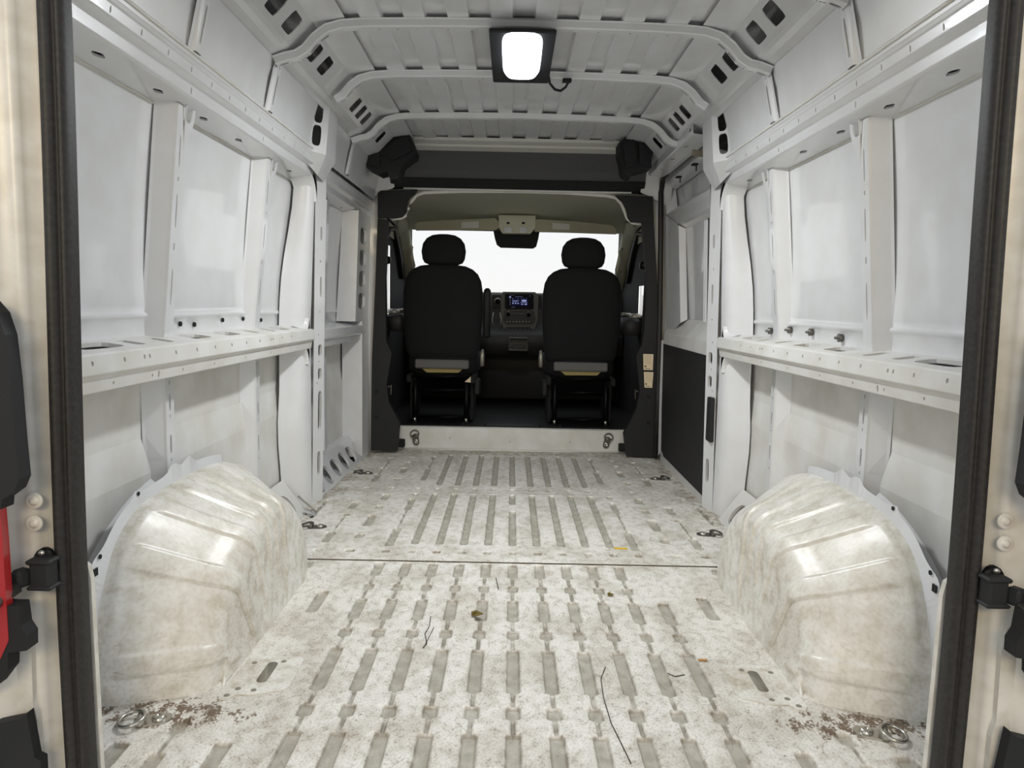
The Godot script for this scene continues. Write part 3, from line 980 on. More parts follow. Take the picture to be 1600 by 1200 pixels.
		for p in rail.slice(0, 14): r2.append(Vector2(p.x + 0.024, 1.415 + (p.y - 1.425) * 0.95))
		st = S()
		auto_n = true
		extrude_z(st, s, r2, -3.3, -4.45, {9: [[-3.42, 0.5, 0.004, 0.007, 2.0], [-3.6, 0.5, 0.004, 0.007, 2.0], [-3.95, 0.5, 0.004, 0.007, 2.0]], 0: [[-3.5, 0.5, 0.02, 0.009, 1.3], [-4.0, 0.5, 0.02, 0.009, 1.3]]})
		obj("upper_rail", st, M.paint, w)
		var b2 := []
		for p in belt: b2.append(Vector2(p.x + 0.006, p.y - 0.008))
		st = S()
		auto_n = true
		extrude_z(st, s, b2, -3.31, -4.36, {0: [[-3.47, 0.5, 0.06, 0.025, 6.0], [-3.95, 0.5, 0.06, 0.025, 6.0]], 3: [[-3.42, 0.4, 0.005, 0.006, 2.0], [-3.55, 0.4, 0.005, 0.006, 2.0], [-3.9, 0.4, 0.005, 0.006, 2.0], [-4.1, 0.4, 0.005, 0.006, 2.0]], 7: [[-3.4, 0.5, 0.005, 0.006, 2.0], [-3.85, 0.5, 0.005, 0.006, 2.0]]}, 0.01)
		obj("belt_rail", st, M.paint, w)
		st = S()
		strip(st, Vector3(s * 0.893, 0.8, -4.13), Vector3(s * 0.873, 1.41, -4.13), Vector3(s * 0.868, 1.41, -4.45), Vector3(s * 0.885, 0.8, -4.45), [[0.115, 0.14, 0.046, 0.082, 3.5], [0.24, 0.14, 0.046, 0.082, 3.5], [0.36, 0.14, 0.046, 0.082, 3.5], [0.484, 0.14, 0.046, 0.082, 3.5]], Vector3(s * 0.015, 0, 0))
		quad(st, Vector3(s * 0.893, 0.8, -4.13), Vector3(s * 0.873, 1.41, -4.13), Vector3(s * 0.96, 1.41, -4.12), Vector3(s * 0.998, 0.8, -4.12))
		quad(st, Vector3(s * 0.885, 0.0, -4.28), Vector3(s * 0.885, 0.8, -4.28), Vector3(s * 0.882, 0.8, -4.45), Vector3(s * 0.872, 0.0, -4.45))
		quad(st, Vector3(s * 0.885, 0.0, -4.28), Vector3(s * 0.885, 0.8, -4.28), Vector3(s * 1.0, 0.8, -4.27), Vector3(s * 1.0, 0.0, -4.27))
		obj("front_pillar", st, M.paint, w)

# ---------------------------------------------------------------- roof
func build_roof() -> void:
	var c := setting("ceiling")
	var st := S()
	# the corrugated roof sheet
	var per := 0.137
	var xs := []
	for k in range(-5, 6):
		var x0 := k * per
		xs.append_array([[x0 - 0.036, 0.0], [x0 - 0.03, 0.012], [x0 + 0.03, 0.012], [x0 + 0.036, 0.0]])
	var line := [[-0.66, 0.0]]
	for q in xs:
		if absf(q[0]) < 0.6: line.append(q)
	line.append([0.66, 0.0])
	for i in line.size() - 1:
		var a: Array = line[i]
		var b: Array = line[i + 1]
		var ya: float = 1.797 - 0.03 * a[0] * a[0] + a[1]
		var yb: float = 1.797 - 0.03 * b[0] * b[0] + b[1]
		quad(st, Vector3(a[0], ya, -1.2), Vector3(b[0], yb, -1.2), Vector3(b[0], yb, -4.3), Vector3(a[0], ya, -4.3))
	obj("roof_sheet", st, M.paint, c)
	st = S()
	quad(st, Vector3(-0.9, 1.87, -1.15), Vector3(0.9, 1.87, -1.15), Vector3(0.9, 1.87, -4.62), Vector3(-0.9, 1.87, -4.62))
	obj("outer_roof", st, M.paint, c)
	# cant panels with square holes
	for s in [-1.0, 1.0]:
		st = S()
		var hz := []
		for z in [-1.61, -1.76, -2.164, -2.313, -2.568, -2.712, -3.222, -3.335, -3.442, -3.715, -3.816]:
			hz.append([z, 0.5, 0.034 if z < -3.1 else 0.042, 0.034, 7.0])
		extrude_z(st, s, [Vector2(0.56, 1.7876), Vector2(0.66, 1.772), Vector2(0.733, 1.698), Vector2(0.745, 1.69), Vector2(0.765, 1.684), Vector2(0.793, 1.672)], -1.2, -4.35, {1: hz}, 0.004)
		obj("cant_panel", st, M.paint, c)
	# roof bows
	for z in [-1.9, -2.44, -2.95, -3.57]:
		st = S()
		var path := [Vector2(0.0, 1.797), Vector2(0.3, 1.794), Vector2(0.5, 1.789), Vector2(0.575, 1.783), Vector2(0.625, 1.768), Vector2(0.665, 1.738), Vector2(0.695, 1.703), Vector2(0.72, 1.688), Vector2(0.75, 1.682), Vector2(0.79, 1.668)]
		if z == -2.95: path = path.slice(0, 8)
		var full := []
		for i in range(path.size() - 1, 0, -1): full.append(Vector2(-path[i].x, path[i].y))
		for p in path: full.append(p)
		for i in full.size() - 1:
			var a: Vector2 = full[i]
			var b: Vector2 = full[i + 1]
			# section: rear flange, slanted rear face, bottom, short front face, front flange; measured across the bow (n) and along z
			var na := _bow_normal(full, i)
			var nb := _bow_normal(full, i + 1)
			var sec := [[0.0, 0.034], [0.002, 0.024], [0.018, 0.018], [0.021, 0.013], [0.021, -0.014], [0.018, -0.018], [0.004, -0.022], [0.002, -0.034]]
			for k in sec.size() - 1:
				var p0 := Vector3(a.x + na.x * sec[k][0], a.y + na.y * sec[k][0], z + sec[k][1])
				var p1 := Vector3(b.x + nb.x * sec[k][0], b.y + nb.y * sec[k][0], z + sec[k][1])
				var q0 := Vector3(a.x + na.x * sec[k + 1][0], a.y + na.y * sec[k + 1][0], z + sec[k + 1][1])
				var q1 := Vector3(b.x + nb.x * sec[k + 1][0], b.y + nb.y * sec[k + 1][0], z + sec[k + 1][1])
				var hs := []
				var L := p0.distance_to(p1)
				if k == 3 and absf(a.x + b.x) > 0.9 and L > 0.04:
					if absf(a.x + b.x) > 1.2: hs.append([L * 0.5, 0.018, L * 0.4, 0.006, 3.0])
				elif k == 3:
					for q in 3: hs.append([L * (0.2 + 0.3 * q), 0.022, 0.004, 0.003, 2.0])
				strip(st, p0, p1, q1, q0, hs, Vector3(0, 0.004, 0) if hs.size() else Vector3.ZERO)
		obj("roof_bow", st, M.paint, c)
	# light coloured edge of the roof above the cab shelf
	st = S()
	extrude_x(st, [Vector2(-4.06, 1.797), Vector2(-4.08, 1.785), Vector2(-4.15, 1.783), Vector2(-4.19, 1.788), Vector2(-4.2, 1.778), Vector2(-4.31, 1.775), Vector2(-4.32, 1.8)], -0.66, 0.66)
	obj("roof_front_edge", st, M.sealer, c)
func extrude_x(st: SurfaceTool, prof: Array, x0: float, x1: float) -> void:
	for i in prof.size() - 1:
		var a: Vector2 = prof[i]
		var b: Vector2 = prof[i + 1]
		quad(st, Vector3(x0, a.y, a.x), Vector3(x1, a.y, a.x), Vector3(x1, b.y, b.x), Vector3(x0, b.y, b.x))
func _bow_normal(p: Array, i: int) -> Vector2:
	var t: Vector2 = (p[mini(i + 1, p.size() - 1)] - p[maxi(i - 1, 0)]).normalized()
	return Vector2(t.y, -t.x)

# ---------------------------------------------------------------- rear door frame
func build_rear_frame() -> void:
	var w := setting("wall_rear")
	var none := func(_y: float) -> float: return 0.0
	for s in [-1.0, 1.0]:
		var st := S(true)
		var ys := [-0.35, 0.0, 0.2, 0.4, 0.6, 0.8, 1.0, 1.2, 1.32, 1.322, 1.5, 1.7]
		extrude_y(st, s, [Vector2(0.79, -1.29), Vector2(0.806, -1.272), Vector2(0.815, -1.266), Vector2(0.829, -1.26), Vector2(0.835, -1.252), Vector2(0.839, -1.243), Vector2(0.848, -1.24), Vector2(0.866, -1.238), Vector2(0.872, -1.23), Vector2(0.878, -1.22), Vector2(0.93, -1.2), Vector2(1.06, -1.19)], ys, none)
		obj("door_post", st, M.jamb, w, true)
		st = S()
		# inner side of the post, hidden from the open doors
		extrude_y(st, s, [Vector2(0.79, -1.29), Vector2(0.9, -1.3), Vector2(1.0, -1.32)], [-0.05, 1.7], none)
		obj("post_return", st, M.paint, w)
		st = S()
		var foot := []
		for p in [[0.772, -0.1], [0.776, 0.2], [0.778, 0.39], [0.783, 0.415], [0.79, 0.42], [0.81, 0.41], [0.81, -0.1]]:
			foot.append(Vector3(s * p[0], p[1], -1.31))
		poly(st, foot, Vector3(0, 0, 0.012))
		obj("post_flange", st, M.jamb, w)
		# pressed lower cover on the post
		st = S()
		var cov := []
		for p in [[0.842, -0.2], [0.842, 0.16], [0.848, 0.19], [0.846, 0.32], [0.852, 0.36], [0.868, 0.38], [0.9, 0.385], [0.9, -0.2]]:
			cov.append(Vector3(s * p[0], p[1], -1.24))
		poly(st, cov, Vector3(0, 0, 0.012))
		obj("post_cover", st, M.jamb, w)
	var st2 := S()
	extrude_x(st2, [Vector2(-1.27, 1.62), Vector2(-1.25, 1.64), Vector2(-1.2, 1.88)], -1.0, 1.0)
	extrude_x(st2, [Vector2(-1.27, 1.62), Vector2(-1.3, 1.8)], -1.0, 1.0)
	obj("door_header", st2, M.jamb, w)
	# the ribbed rubber seal running round the opening
	var sec := [Vector2(0.769, -1.285), Vector2(0.767, -1.262), Vector2(0.77, -1.249), Vector2(0.7755, -1.244), Vector2(0.778, -1.249), Vector2(0.781, -1.25), Vector2(0.7825, -1.245), Vector2(0.787, -1.238), Vector2(0.793, -1.235), Vector2(0.799, -1.238), Vector2(0.803, -1.246), Vector2(0.806, -1.262), Vector2(0.806, -1.285)]
	var wob := func(y: float) -> float: return 0.006 * sin(y * 3.1 + 0.4)
	for s in [-1.0, 1.0]:
		var st := S(true)
		var ys := []
		for k in 36: ys.append(-0.3 + k * 0.0555)
		extrude_y(st, s, sec, ys, wob)
		struct("trim", st, M.rubber, true)

# ---------------------------------------------------------------- front of the load space
func build_front() -> void:
	var w := setting("wall_front")
	var st := S()
	extrude_x(st, [Vector2(-4.3, 1.79), Vector2(-4.315, 1.74), Vector2(-4.34, 1.68), Vector2(-4.365, 1.632)], -0.72, 0.74)
	obj("overhead_panel", st, M.shelf, w)
	st = S()
	extrude_x(st, [Vector2(-4.365, 1.632), Vector2(-4.355, 1.627), Vector2(-4.4, 1.59), Vector2(-4.41, 1.583), Vector2(-4.46, 1.58)], -0.74, 0.74)
	obj("overhead_lip", st, M.trim, w)
	for s in [-1.0, 1.0]:
		st = S()
		quad(st, Vector3(s * 0.72, 1.8, -4.29), Vector3(s * 0.9, 1.8, -4.29), Vector3(s * 0.9, 1.5, -4.42), Vector3(s * 0.72, 1.58, -4.4))
		obj("overhead_corner", st, M.paint, w)
		st = S()
		quad(st, Vector3(s * 0.8, 1.6, -4.45), Vector3(s * 1.06, 1.6, -4.45), Vector3(s * 1.06, -0.05, -4.45), Vector3(s * 0.8, -0.05, -4.45))
		obj("pillar_closing_panel", st, M.paint, w)
	st = S()
	quad(st, Vector3(-1.0, 1.9, -4.47), Vector3(1.0, 1.9, -4.47), Vector3(1.0, 1.6, -4.47), Vector3(-1.0, 1.6, -4.47))
	quad(st, Vector3(-1.0, 1.9, -4.47), Vector3(1.0, 1.9, -4.47), Vector3(0.95, 1.52, -5.5), Vector3(-0.95, 1.52, -5.5))
	obj("cab_roof", st, M.paint, w)
	st = S()
	box(st, Vector3(0, 1.578, -4.43), Vector3(1.34, 0.012, 0.04), Basis.IDENTITY, 0.003)
	obj("header_rail", st, M.sealer, w)
	# light plastic edge of the cab opening
	st = S(true)
	var path := []
	for p in [[612, 342], [626, 341], [634, 337], [638, 326], [642, 315], [651, 305], [662, 301], [720, 299], [800, 299], [880, 301], [948, 306], [962, 309], [971, 318], [976, 330], [980, 341], [988, 348], [1004, 350]]:
		path.append(at_z(p[0], p[1], -4.44))
	tube(st, path, 0.011, 8)
	obj("opening_edge", st, M.sealer, w, true)
	# seat riser
	st = S()
	strip(st, Vector3(-0.9, -0.02, -4.54), Vector3(0.9, -0.02, -4.54), Vector3(0.9, 0.14, -4.55), Vector3(-0.9, 0.14, -4.55), [[0.51, 0.1, 0.006, 0.006, 2.0], [0.885, 0.08, 0.007, 0.007, 2.0], [1.26, 0.085, 0.006, 0.006, 2.0]], Vector3(0, 0, -0.02))
	quad(st, Vector3(-0.9, 0.14, -4.55), Vector3(0.9, 0.14, -4.55), Vector3(0.9, 0.145, -4.57), Vector3(-0.9, 0.145, -4.57))
	obj("riser", st, M.scuffed, w)
	st = S(true)
	tube(st, [Vector3(-0.7, 0.003, -4.535), Vector3(-0.3, 0.006, -4.533), Vector3(0.1, 0.003, -4.535), Vector3(0.7, 0.005, -4.534)], 0.008, 6)
	obj("riser_sealant", st, M.sealer, w, true)
	for q in [[627, 668, 698, 668, 698, 686, 694, 692, 680, 694, 627, 695], [900, 671, 970, 674, 974, 707, 940, 703, 908, 697, 902, 690]]:
		st = S()
		var pts := []
		for i in range(0, q.size(), 2):
			var p := at_z(q[i], q[i + 1], -4.545)
			pts.append(Vector3(p.x, clampf(p.y, 0.01, 0.134), -4.546))
		poly(st, pts, Vector3(0, 0, 0.004))
		obj("access_panel", st, M.scuffed, w)
	# black B-pillar covers
	var lp := [579, 704, 620, 705, 622, 690, 624, 660, 607, 628, 604, 600, 612, 552, 603, 532, 602, 440, 606, 343, 590, 341, 586, 450, 581, 560]
	var rp := [1027, 717, 979, 712, 975, 678, 995, 638, 1000, 610, 994, 556, 1003, 540, 1007, 515, 1011, 440, 1003, 347, 1022, 348, 1027, 440, 1033, 530, 1031, 640]
	for k in 2:
		st = S()
		poly_px(st, lp if k == 0 else rp, -4.4, -0.05)
		var o := thing("pillar_cover", "black plastic pillar cover left of the driver seat, no stickers on it" if k == 0 else "black plastic pillar cover beside the sliding door, bearing two stickers", "pillar cover")
		obj("cover", st, M.trim, o)
		st = S()
		var x0 := 596 if k == 0 else 1017
		for y in ([612, 652] if k == 0 else [620, 660]):
			st = S()
			lathe(st, [Vector2(0.012, 0.0), Vector2(0.012, 0.003), Vector2(0.006, 0.005), Vector2(0.0, 0.002)], at_z(x0 - (8 if k == 0 else 4), y, -4.4), Basis(Vector3.RIGHT, PI / 2), 12)
			obj("clip", st, M.black, o)
		st = S()
		box(st, at_z(627 if k == 0 else 972, 692 if k == 0 else 699, -4.5), Vector3(0.045, 0.05, 0.03), Basis.IDENTITY, 0.005)
		obj("tab", st, M.black, o)
		st = S()
		poly_px(st, [595, 298, 652, 296.5, 649, 302, 640, 308, 636, 315, 634, 332, 628, 338.5, 620, 340, 590, 340, 590, 302] if k == 0 else [962, 304.8, 1020.5, 307, 1022, 348, 986, 346.5, 981.5, 340, 978.5, 326.5, 972.5, 314.5, 966, 309], -4.395, -0.03)
		whole("header_corner_cover", st, M.trim, "dark square corner cover at the header above the driver seat" if k == 0 else "dark square corner cover at the header above the passenger seat", "corner cover")
	# moulded covers under the roof corners
	var cl := [570, 240, 573, 262, 592, 272, 605, 268, 610, 281, 622, 279, 628, 258, 649, 243, 650, 235, 640, 210, 626, 206, 622, 212, 610, 214, 600, 228, 590, 234, 575, 236]
	var cr := [968, 222, 980, 212, 992, 214, 1008, 220, 1022, 232, 1018, 250, 1018, 262, 988, 270, 985, 278, 974, 270, 971, 250, 968, 240]
	for k in 2:
		var z := -3.98
		var o := thing("roof_corner_cover", "black moulded cover with a curved foot under the left roof corner" if k == 0 else "crumpled looking black moulded cover under the roof corner above the sliding door", "plastic cover")
		st = S()
		poly_px(st, cl if k == 0 else cr, z, -0.14)
		obj("cover", st, M.trim, o)
		st = S()
		if k == 0:
			poly_px(st, [600, 232, 622, 215, 636, 214, 644, 234, 628, 244, 612, 250, 604, 244], z + 0.018, -0.03)
			poly_px(st, [575, 243, 594, 240, 592, 262, 578, 258], z + 0.014, -0.03)
		else:
			poly_px(st, [974, 222, 990, 218, 996, 240, 990, 260, 978, 262], z + 0.02, -0.03)
			poly_px(st, [998, 224, 1014, 232, 1012, 256, 1000, 258], z + 0.012, -0.03)
		obj("raised_face", st, M.trim, o)
	# stickers
	for q in [[1005, 553, 1021, 553.5, 1020, 578.5, 1005.5, 578, "cream printed label, the upper of two on the black pillar cover"], [1006, 581, 1021, 581.5, 1019, 606, 1007, 605.5, "orange tinged printed label, the lower of two on the black pillar cover"]]:
		var st3 := SurfaceTool.new()
		st3.begin(Mesh.PRIMITIVE_TRIANGLES)
		var c := [at_z(q[0], q[1], -4.394), at_z(q[2], q[3], -4.394), at_z(q[4], q[5], -4.394), at_z(q[6], q[7], -4.394)]
		var uv := [Vector2(0, 0), Vector2(1, 0), Vector2(1, 1), Vector2(0, 1)]
		for i in [0, 1, 2, 0, 2, 3]:
			st3.set_uv(uv[i])
			st3.add_vertex(c[i])
		st3.generate_normals()
		var o := MeshInstance3D.new()
		o.mesh = st3.commit()
		o.name = numbered("sticker")
		o.material_override = M.label
		add_child(o)
		tag(o, q[8], "sticker")

# ---------------------------------------------------------------- sliding door on the right
func build_sliding_door() -> void:
	var d := setting("door_1")
	var V := func(x: float, y: float, z: float) -> Vector3: return Vector3(x, y, z)
	var st := S()
	# front stile, waist ledge and upper beam round the blank window
	quad(st, V.call(0.905, 0.72, -4.4), V.call(0.905, 0.83, -4.04), V.call(0.885, 1.36, -4.1), V.call(0.87, 1.47, -4.45))
	quad(st, V.call(0.905, 0.83, -4.04), V.call(0.935, 0.85, -4.01), V.call(0.925, 1.345, -4.1), V.call(0.885, 1.36, -4.1))
	obj("stile", st, M.paint, d)
	st = S()
	auto_n = true
	extrude_z(st, 1.0, [Vector2(0.94, 0.85), Vector2(0.93, 0.832), Vector2(0.892, 0.772), Vector2(0.888, 0.766), Vector2(0.884, 0.757), Vector2(0.882, 0.69)], -3.32, -4.36)
	obj("waist_ledge", st, M.scuffed, d)
	st = S()
	auto_n = true
	extrude_z(st, 1.0, [Vector2(0.93, 1.345), Vector2(0.9, 1.36), Vector2(0.888, 1.375), Vector2(0.884, 1.43), Vector2(0.878, 1.455), Vector2(0.9, 1.475), Vector2(0.93, 1.48)], -3.32, -4.45)
	obj("window_beam", st, M.paint, d)
	for b in [[-3.32, -3.62], [-3.66, -4.1]]:
		st = S()
		quad(st, V.call(0.944, 0.84, b[0]), V.call(0.944, 0.84, b[1]), V.call(0.925, 1.37, b[1]), V.call(0.925, 1.37, b[0]))
		obj("blank_window_panel", st, M.paint, d)
	st = S()
	for e in [[-3.618, -3.632], [-3.648, -3.662]]:
		box(st, V.call(0.925, 1.09, (e[0] + e[1]) / 2), Vector3(0.012, 0.5, 0.014), Basis(Vector3(0, 0, 1), 0.035), 0.004)
	obj("window_divider", st, M.paint, d)
	st = S()
	quad(st, V.call(0.95, 1.47, -3.32), V.call(0.95, 1.47, -4.5), V.call(0.92, 1.72, -4.5), V.call(0.92, 1.72, -3.32))
	obj("upper_panel", st, M.paint, d)
	st = S()
	extrude_z(st, 1.0, [Vector2(0.925, 1.6), Vector2(0.87, 1.615), Vector2(0.86, 1.63), Vector2(0.862, 1.665), Vector2(0.9, 1.68)], -3.34, -4.4)
	quad(st, V.call(0.88, 1.44, -4.4), V.call(0.94, 1.47, -4.38), V.call(0.92, 1.68, -4.42), V.call(0.86, 1.67, -4.45))
	obj("top_beam", st, M.paint, d)
	for z in [-3.7, -4.05]:
		st = S()
		box(st, V.call(0.862, 1.61, z), Vector3(0.03, 0.008, 0.035), Basis.IDENTITY, 0.002)
		box(st, V.call(0.874, 1.598, z - 0.012), Vector3(0.005, 0.03, 0.006))
		obj("clip", st, M.black, d)
	# black hardboard on the lower half
	st = S()
	poly(st, [V.call(0.884, 0.7, -4.35), V.call(0.884, 0.694, -3.3), V.call(0.884, 0.045, -3.29), V.call(0.884, 0.05, -4.22), V.call(0.884, 0.08, -4.29), V.call(0.884, 0.3, -4.32)], Vector3(-0.004, 0, 0))
	obj("hardboard_panel", st, M.hardboard, d)
	st = S()
	quad(st, V.call(0.89, 0.72, -3.3), V.call(0.89, 0.72, -4.37), V.call(0.89, -0.05, -4.37), V.call(0.89, -0.05, -3.3))
	extrude_z(st, 1.0, [Vector2(0.89, 0.06), Vector2(0.883, 0.05), Vector2(0.883, 0.04), Vector2(0.89, -0.06)], -3.3, -4.32)
	quad(st, V.call(0.882, 0.72, -4.345), V.call(0.882, 0.06, -4.3), V.call(0.874, 0.03, -4.34), V.call(0.872, 0.72, -4.39))
	obj("lower_frame", st, M.paint, d)
	# rubber seal of the door opening
	st = S(true)
	var loop := []
	for p in [[0.89, 0.0, -3.315], [0.89, 0.4, -3.315], [0.886, 0.8, -3.318], [0.874, 1.2, -3.32], [0.86, 1.5, -3.325], [0.85, 1.6, -3.345], [0.838, 1.655, -3.38], [0.833, 1.672, -3.5], [0.832, 1.672, -3.9], [0.832, 1.662, -4.25], [0.835, 1.64, -4.34], [0.838, 1.58, -4.39], [0.85, 1.3, -4.4], [0.862, 0.9, -4.4], [0.866, 0.4, -4.38], [0.866, 0.02, -4.36]]:
		loop.append(V.call(p[0], p[1], p[2]))
	tube(st, loop, 0.016, 8)
	struct("trim", st, M.rubber, true)
	# the header rail over the opening
	st = S()
	var hs := []
	for k in 3: hs.append([-3.46 - 0.28 * k, 0.5, 0.004, 0.016, 3.0])
	for k in 2: hs.append([-3.58 - 0.28 * k, 0.5, 0.004, 0.004, 2.0])
	hs.append([-3.3, 0.5, 0.03, 0.022, 5.0])
	extrude_z(st, 1.0, [Vector2(0.75, 1.75), Vector2(0.737, 1.728), Vector2(0.74, 1.657), Vector2(0.745, 1.652), Vector2(0.81, 1.645), Vector2(0.84, 1.65)], -3.24, -4.27, {1: hs, 3: [[-3.5, 0.4, 0.02, 0.01, 2.0], [-3.78, 0.4, 0.02, 0.01, 2.0], [-4.06, 0.4, 0.02, 0.01, 2.0]]}, 0.006)
	obj("header_rail", st, M.paint, d)
	# curved gusset from the pillar up to the roof
	st = S()
	poly(st, [V.call(0.8, 1.52, -3.24), V.call(0.85, 1.52, -3.31), V.call(0.836, 1.6, -3.33), V.call(0.81, 1.68, -3.4), V.call(0.785, 1.7, -3.42), V.call(0.772, 1.77, -3.36), V.call(0.768, 1.765, -3.2), V.call(0.786, 1.62, -3.2)], Vector3(0.004, 0, 0))
	obj("gusset", st, M.paint, d)
	st = S()
	box(st, at_x(1110, 655, 0.876), Vector3(0.02, 0.2, 0.07), Basis.IDENTITY, 0.005)
	whole("door_striker_cover", st, M.trim, "flat black striker cover on the white pillar beside the hardboard panel", "door part")
	st = S()
	var tp := at_x(1102, 240, 0.8)
	box(st, tp + Vector3(-0.02, 0, 0), Vector3(0.075, 0.028, 0.004), Basis(Vector3(0, 0, 1), -0.06), 0.001)
	whole("paper_tag", st, M.tape_brown, "small brown tag sticking out of the white pillar above the sliding door", "tag")

# ---------------------------------------------------------------- cab
func build_cab() -> void:
	var st := S()
	quad(st, Vector3(-0.95, 0.135, -4.56), Vector3(0.95, 0.135, -4.56), Vector3(0.95, 0.11, -6.3), Vector3(-0.95, 0.11, -6.3))
	for x in [-0.44, 0.0, 0.43]:
		box(st, Vector3(x, 0.137, -4.66), Vector3(0.26 if x != 0.0 else 0.36, 0.022, 0.14), Basis.IDENTITY, 0.01)
	struct("floor", st, M.mat_floor)
	# shell of the nose
	var w := setting("wall_cab")
	st = S()
	quad(st, Vector3(-1.0, -0.05, -6.35), Vector3(1.0, -0.05, -6.35), Vector3(1.0, 1.0, -6.35), Vector3(-1.0, 1.0, -6.35))
	for s in [-1.0, 1.0]:
		quad(st, Vector3(s * 0.93, -0.05, -5.6), Vector3(s * 0.93, -0.05, -6.4), Vector3(s * 0.9, 1.05, -6.4), Vector3(s * 0.9, 1.05, -5.6))
	obj("bulkhead", st, M.black, w)
	st = S(true)
	extrude_x(st, [Vector2(-4.45, 1.572), Vector2(-4.52, 1.592), Vector2(-4.75, 1.6), Vector2(-5.05, 1.575), Vector2(-5.25, 1.54), Vector2(-5.3, 1.525), Vector2(-5.34, 1.5), Vector2(-5.42, 1.44)], -0.86, 0.86)
	obj("headliner", st, M.liner, w, true)
	for s in [-1.0, 1.0]:
		st = S(true)
		for e in [[0.72, 1.592, 0.8, 1.56], [0.8, 1.56, 0.845, 1.48], [0.845, 1.48, 0.86, 1.38]]:
			quad(st, Vector3(s * e[0], e[1], -4.46), Vector3(s * e[2], e[3], -4.46), Vector3(s * e[2], e[3] - 0.03, -5.4), Vector3(s * e[0], e[1] - 0.06, -5.4))
		obj("headliner_side", st, M.liner, w, true)
		# windscreen pillar, from the headliner down to the dashboard
		st = S(true)
		var r0 := oval(Vector3(s * 0.815, 1.5, -5.3), 0.05, 0.05, 3.0)
		var r1 := oval(Vector3(s * 0.81, 1.4, -5.42), 0.042, 0.06, 3.0)
		var r2 := oval(Vector3(s * 0.82, 1.22, -5.75), 0.042, 0.06, 3.0)
		var r3 := oval(Vector3(s * 0.86, 0.98, -6.2), 0.05, 0.06, 3.0)
		loft(st, [r0, r1, r2, r3])
		obj("windscreen_pillar", st, M.liner, w, true)
		st = S(true)
		var gx: float = s * 0.745
		tube(st, [Vector3(gx - s * 0.02 * -1.0, 1.33, -5.36), Vector3(gx, 1.31, -5.35), Vector3(gx + s * 0.004, 1.25, -5.38), Vector3(gx - s * 0.008, 1.18, -5.42), Vector3(gx - s * 0.02 * -1.0, 1.165, -5.44)], 0.012, 8)
		whole("grab_handle", st, M.liner, "pale grab handle on the windscreen pillar by the driver" if s < 0 else "pale grab handle on the windscreen pillar by the passenger", "handle", "", true)
		# courtesy lamp in the headliner corner
		st = S()
		lathe(st, [Vector2(0.05, 0.0), Vector2(0.045, 0.012), Vector2(0.028, 0.01), Vector2(0.026, 0.004), Vector2(0.0, 0.005)], Vector3(s * 0.72, 1.575, -4.72), Basis(Vector3.RIGHT, PI) * Basis(Vector3(0, 0, 1), s * 0.5), 16)
		whole("speaker_ring", st, M.visor, "round beige ring set in the headliner corner above the " + ("driver" if s < 0 else "passenger"), "ring")
	# cab doors
	for s in [-1.0, 1.0]:
		var d := setting("door_2" if s < 0 else "door_3")
		st = S()
		var X: float = s * 0.87
		var q := [-4.46, -5.0 if s < 0 else -4.95, -5.16 if s < 0 else -5.2, -6.3]
		var wy := [0.83, 1.3] if s < 0 else [0.86, 1.06]
		quad(st, Vector3(X, 0.1, q[0]), Vector3(X, 0.1, q[3]), Vector3(X, wy[0], q[3]), Vector3(X, wy[0], q[0]))
		quad(st, Vector3(X, wy[1], q[0]), Vector3(X, wy[1], q[3]), Vector3(X, 1.6, q[3]), Vector3(X, 1.6, q[0]))
		quad(st, Vector3(X, wy[0], q[0]), Vector3(X, wy[0], q[1]), Vector3(X, wy[1], q[1]), Vector3(X, wy[1], q[0]))
		quad(st, Vector3(X, wy[0], q[2]), Vector3(X, wy[0], q[3]), Vector3(X, wy[1], q[3]), Vector3(X, wy[1], q[2]))
		obj("door_trim", st, M.black, d)
		st = S()
		quad(st, Vector3(X + s * 0.01, wy[0] - 0.02, q[1] + 0.02), Vector3(X + s * 0.01, wy[0] - 0.02, q[2] - 0.02), Vector3(X + s * 0.01, wy[1] + 0.02, q[2] - 0.02), Vector3(X + s * 0.01, wy[1] + 0.02, q[1] + 0.02))
		obj("pane", st, M.glass, d)
		st = S(true)
		var fr := []
		for p in [[0.15, -4.62], [0.7, -4.66], [1.1, -4.75], [1.3, -4.85], [1.4, -5.0], [1.42, -5.2], [1.3, -5.4], [1.1, -5.6]]:
			fr.append(Vector3(s * 0.852, p[0], p[1]))
		tube(st, fr, 0.018, 8)
		obj("door_seal", st, M.rubber, d, true)
		st = S(true)
		var hc := Vector3(s * 0.8, 0.81, -5.1)
		loft(st, [oval(hc + Vector3(0, -0.09, 0), 0.07, 0.12, 2.5), oval(hc + Vector3(0, 0.0, 0.0), 0.085, 0.14, 2.5), oval(hc + Vector3(0, 0.03, 0), 0.06, 0.1, 2.5)])
		obj("armrest", st, M.dash, d, true)
		st = S(true)
		loft(st, [oval(hc + Vector3(s * 0.03, 0.03, 0.04), 0.05, 0.05, 2.5), oval(hc + Vector3(s * 0.03, 0.05, 0.04), 0.045, 0.045, 2.5), oval(hc + Vector3(s * 0.03, 0.06, 0.04), 0.02, 0.02, 2.0)])
		tube(st, [hc + Vector3(s * 0.0, 0.05, 0.02), hc + Vector3(-s * 0.05, 0.055, 0.02), hc + Vector3(-s * 0.085, 0.04, 0.02)], 0.012, 8)
		obj("door_handle", st, M.silver, d, true)
		# seat belt with its upper anchor
		var b := thing("seat_belt", "black seat belt hanging from its anchor beside the " + ("driver seat" if s < 0 else "passenger seat"), "seat belt")
		st = S()
		box(st, Vector3(s * 0.8, 0.78, -4.6), Vector3(0.008, 0.75, 0.045), Basis(Vector3(0, 0, 1), -s * 0.015))
		obj("webbing", st, M.black, b)
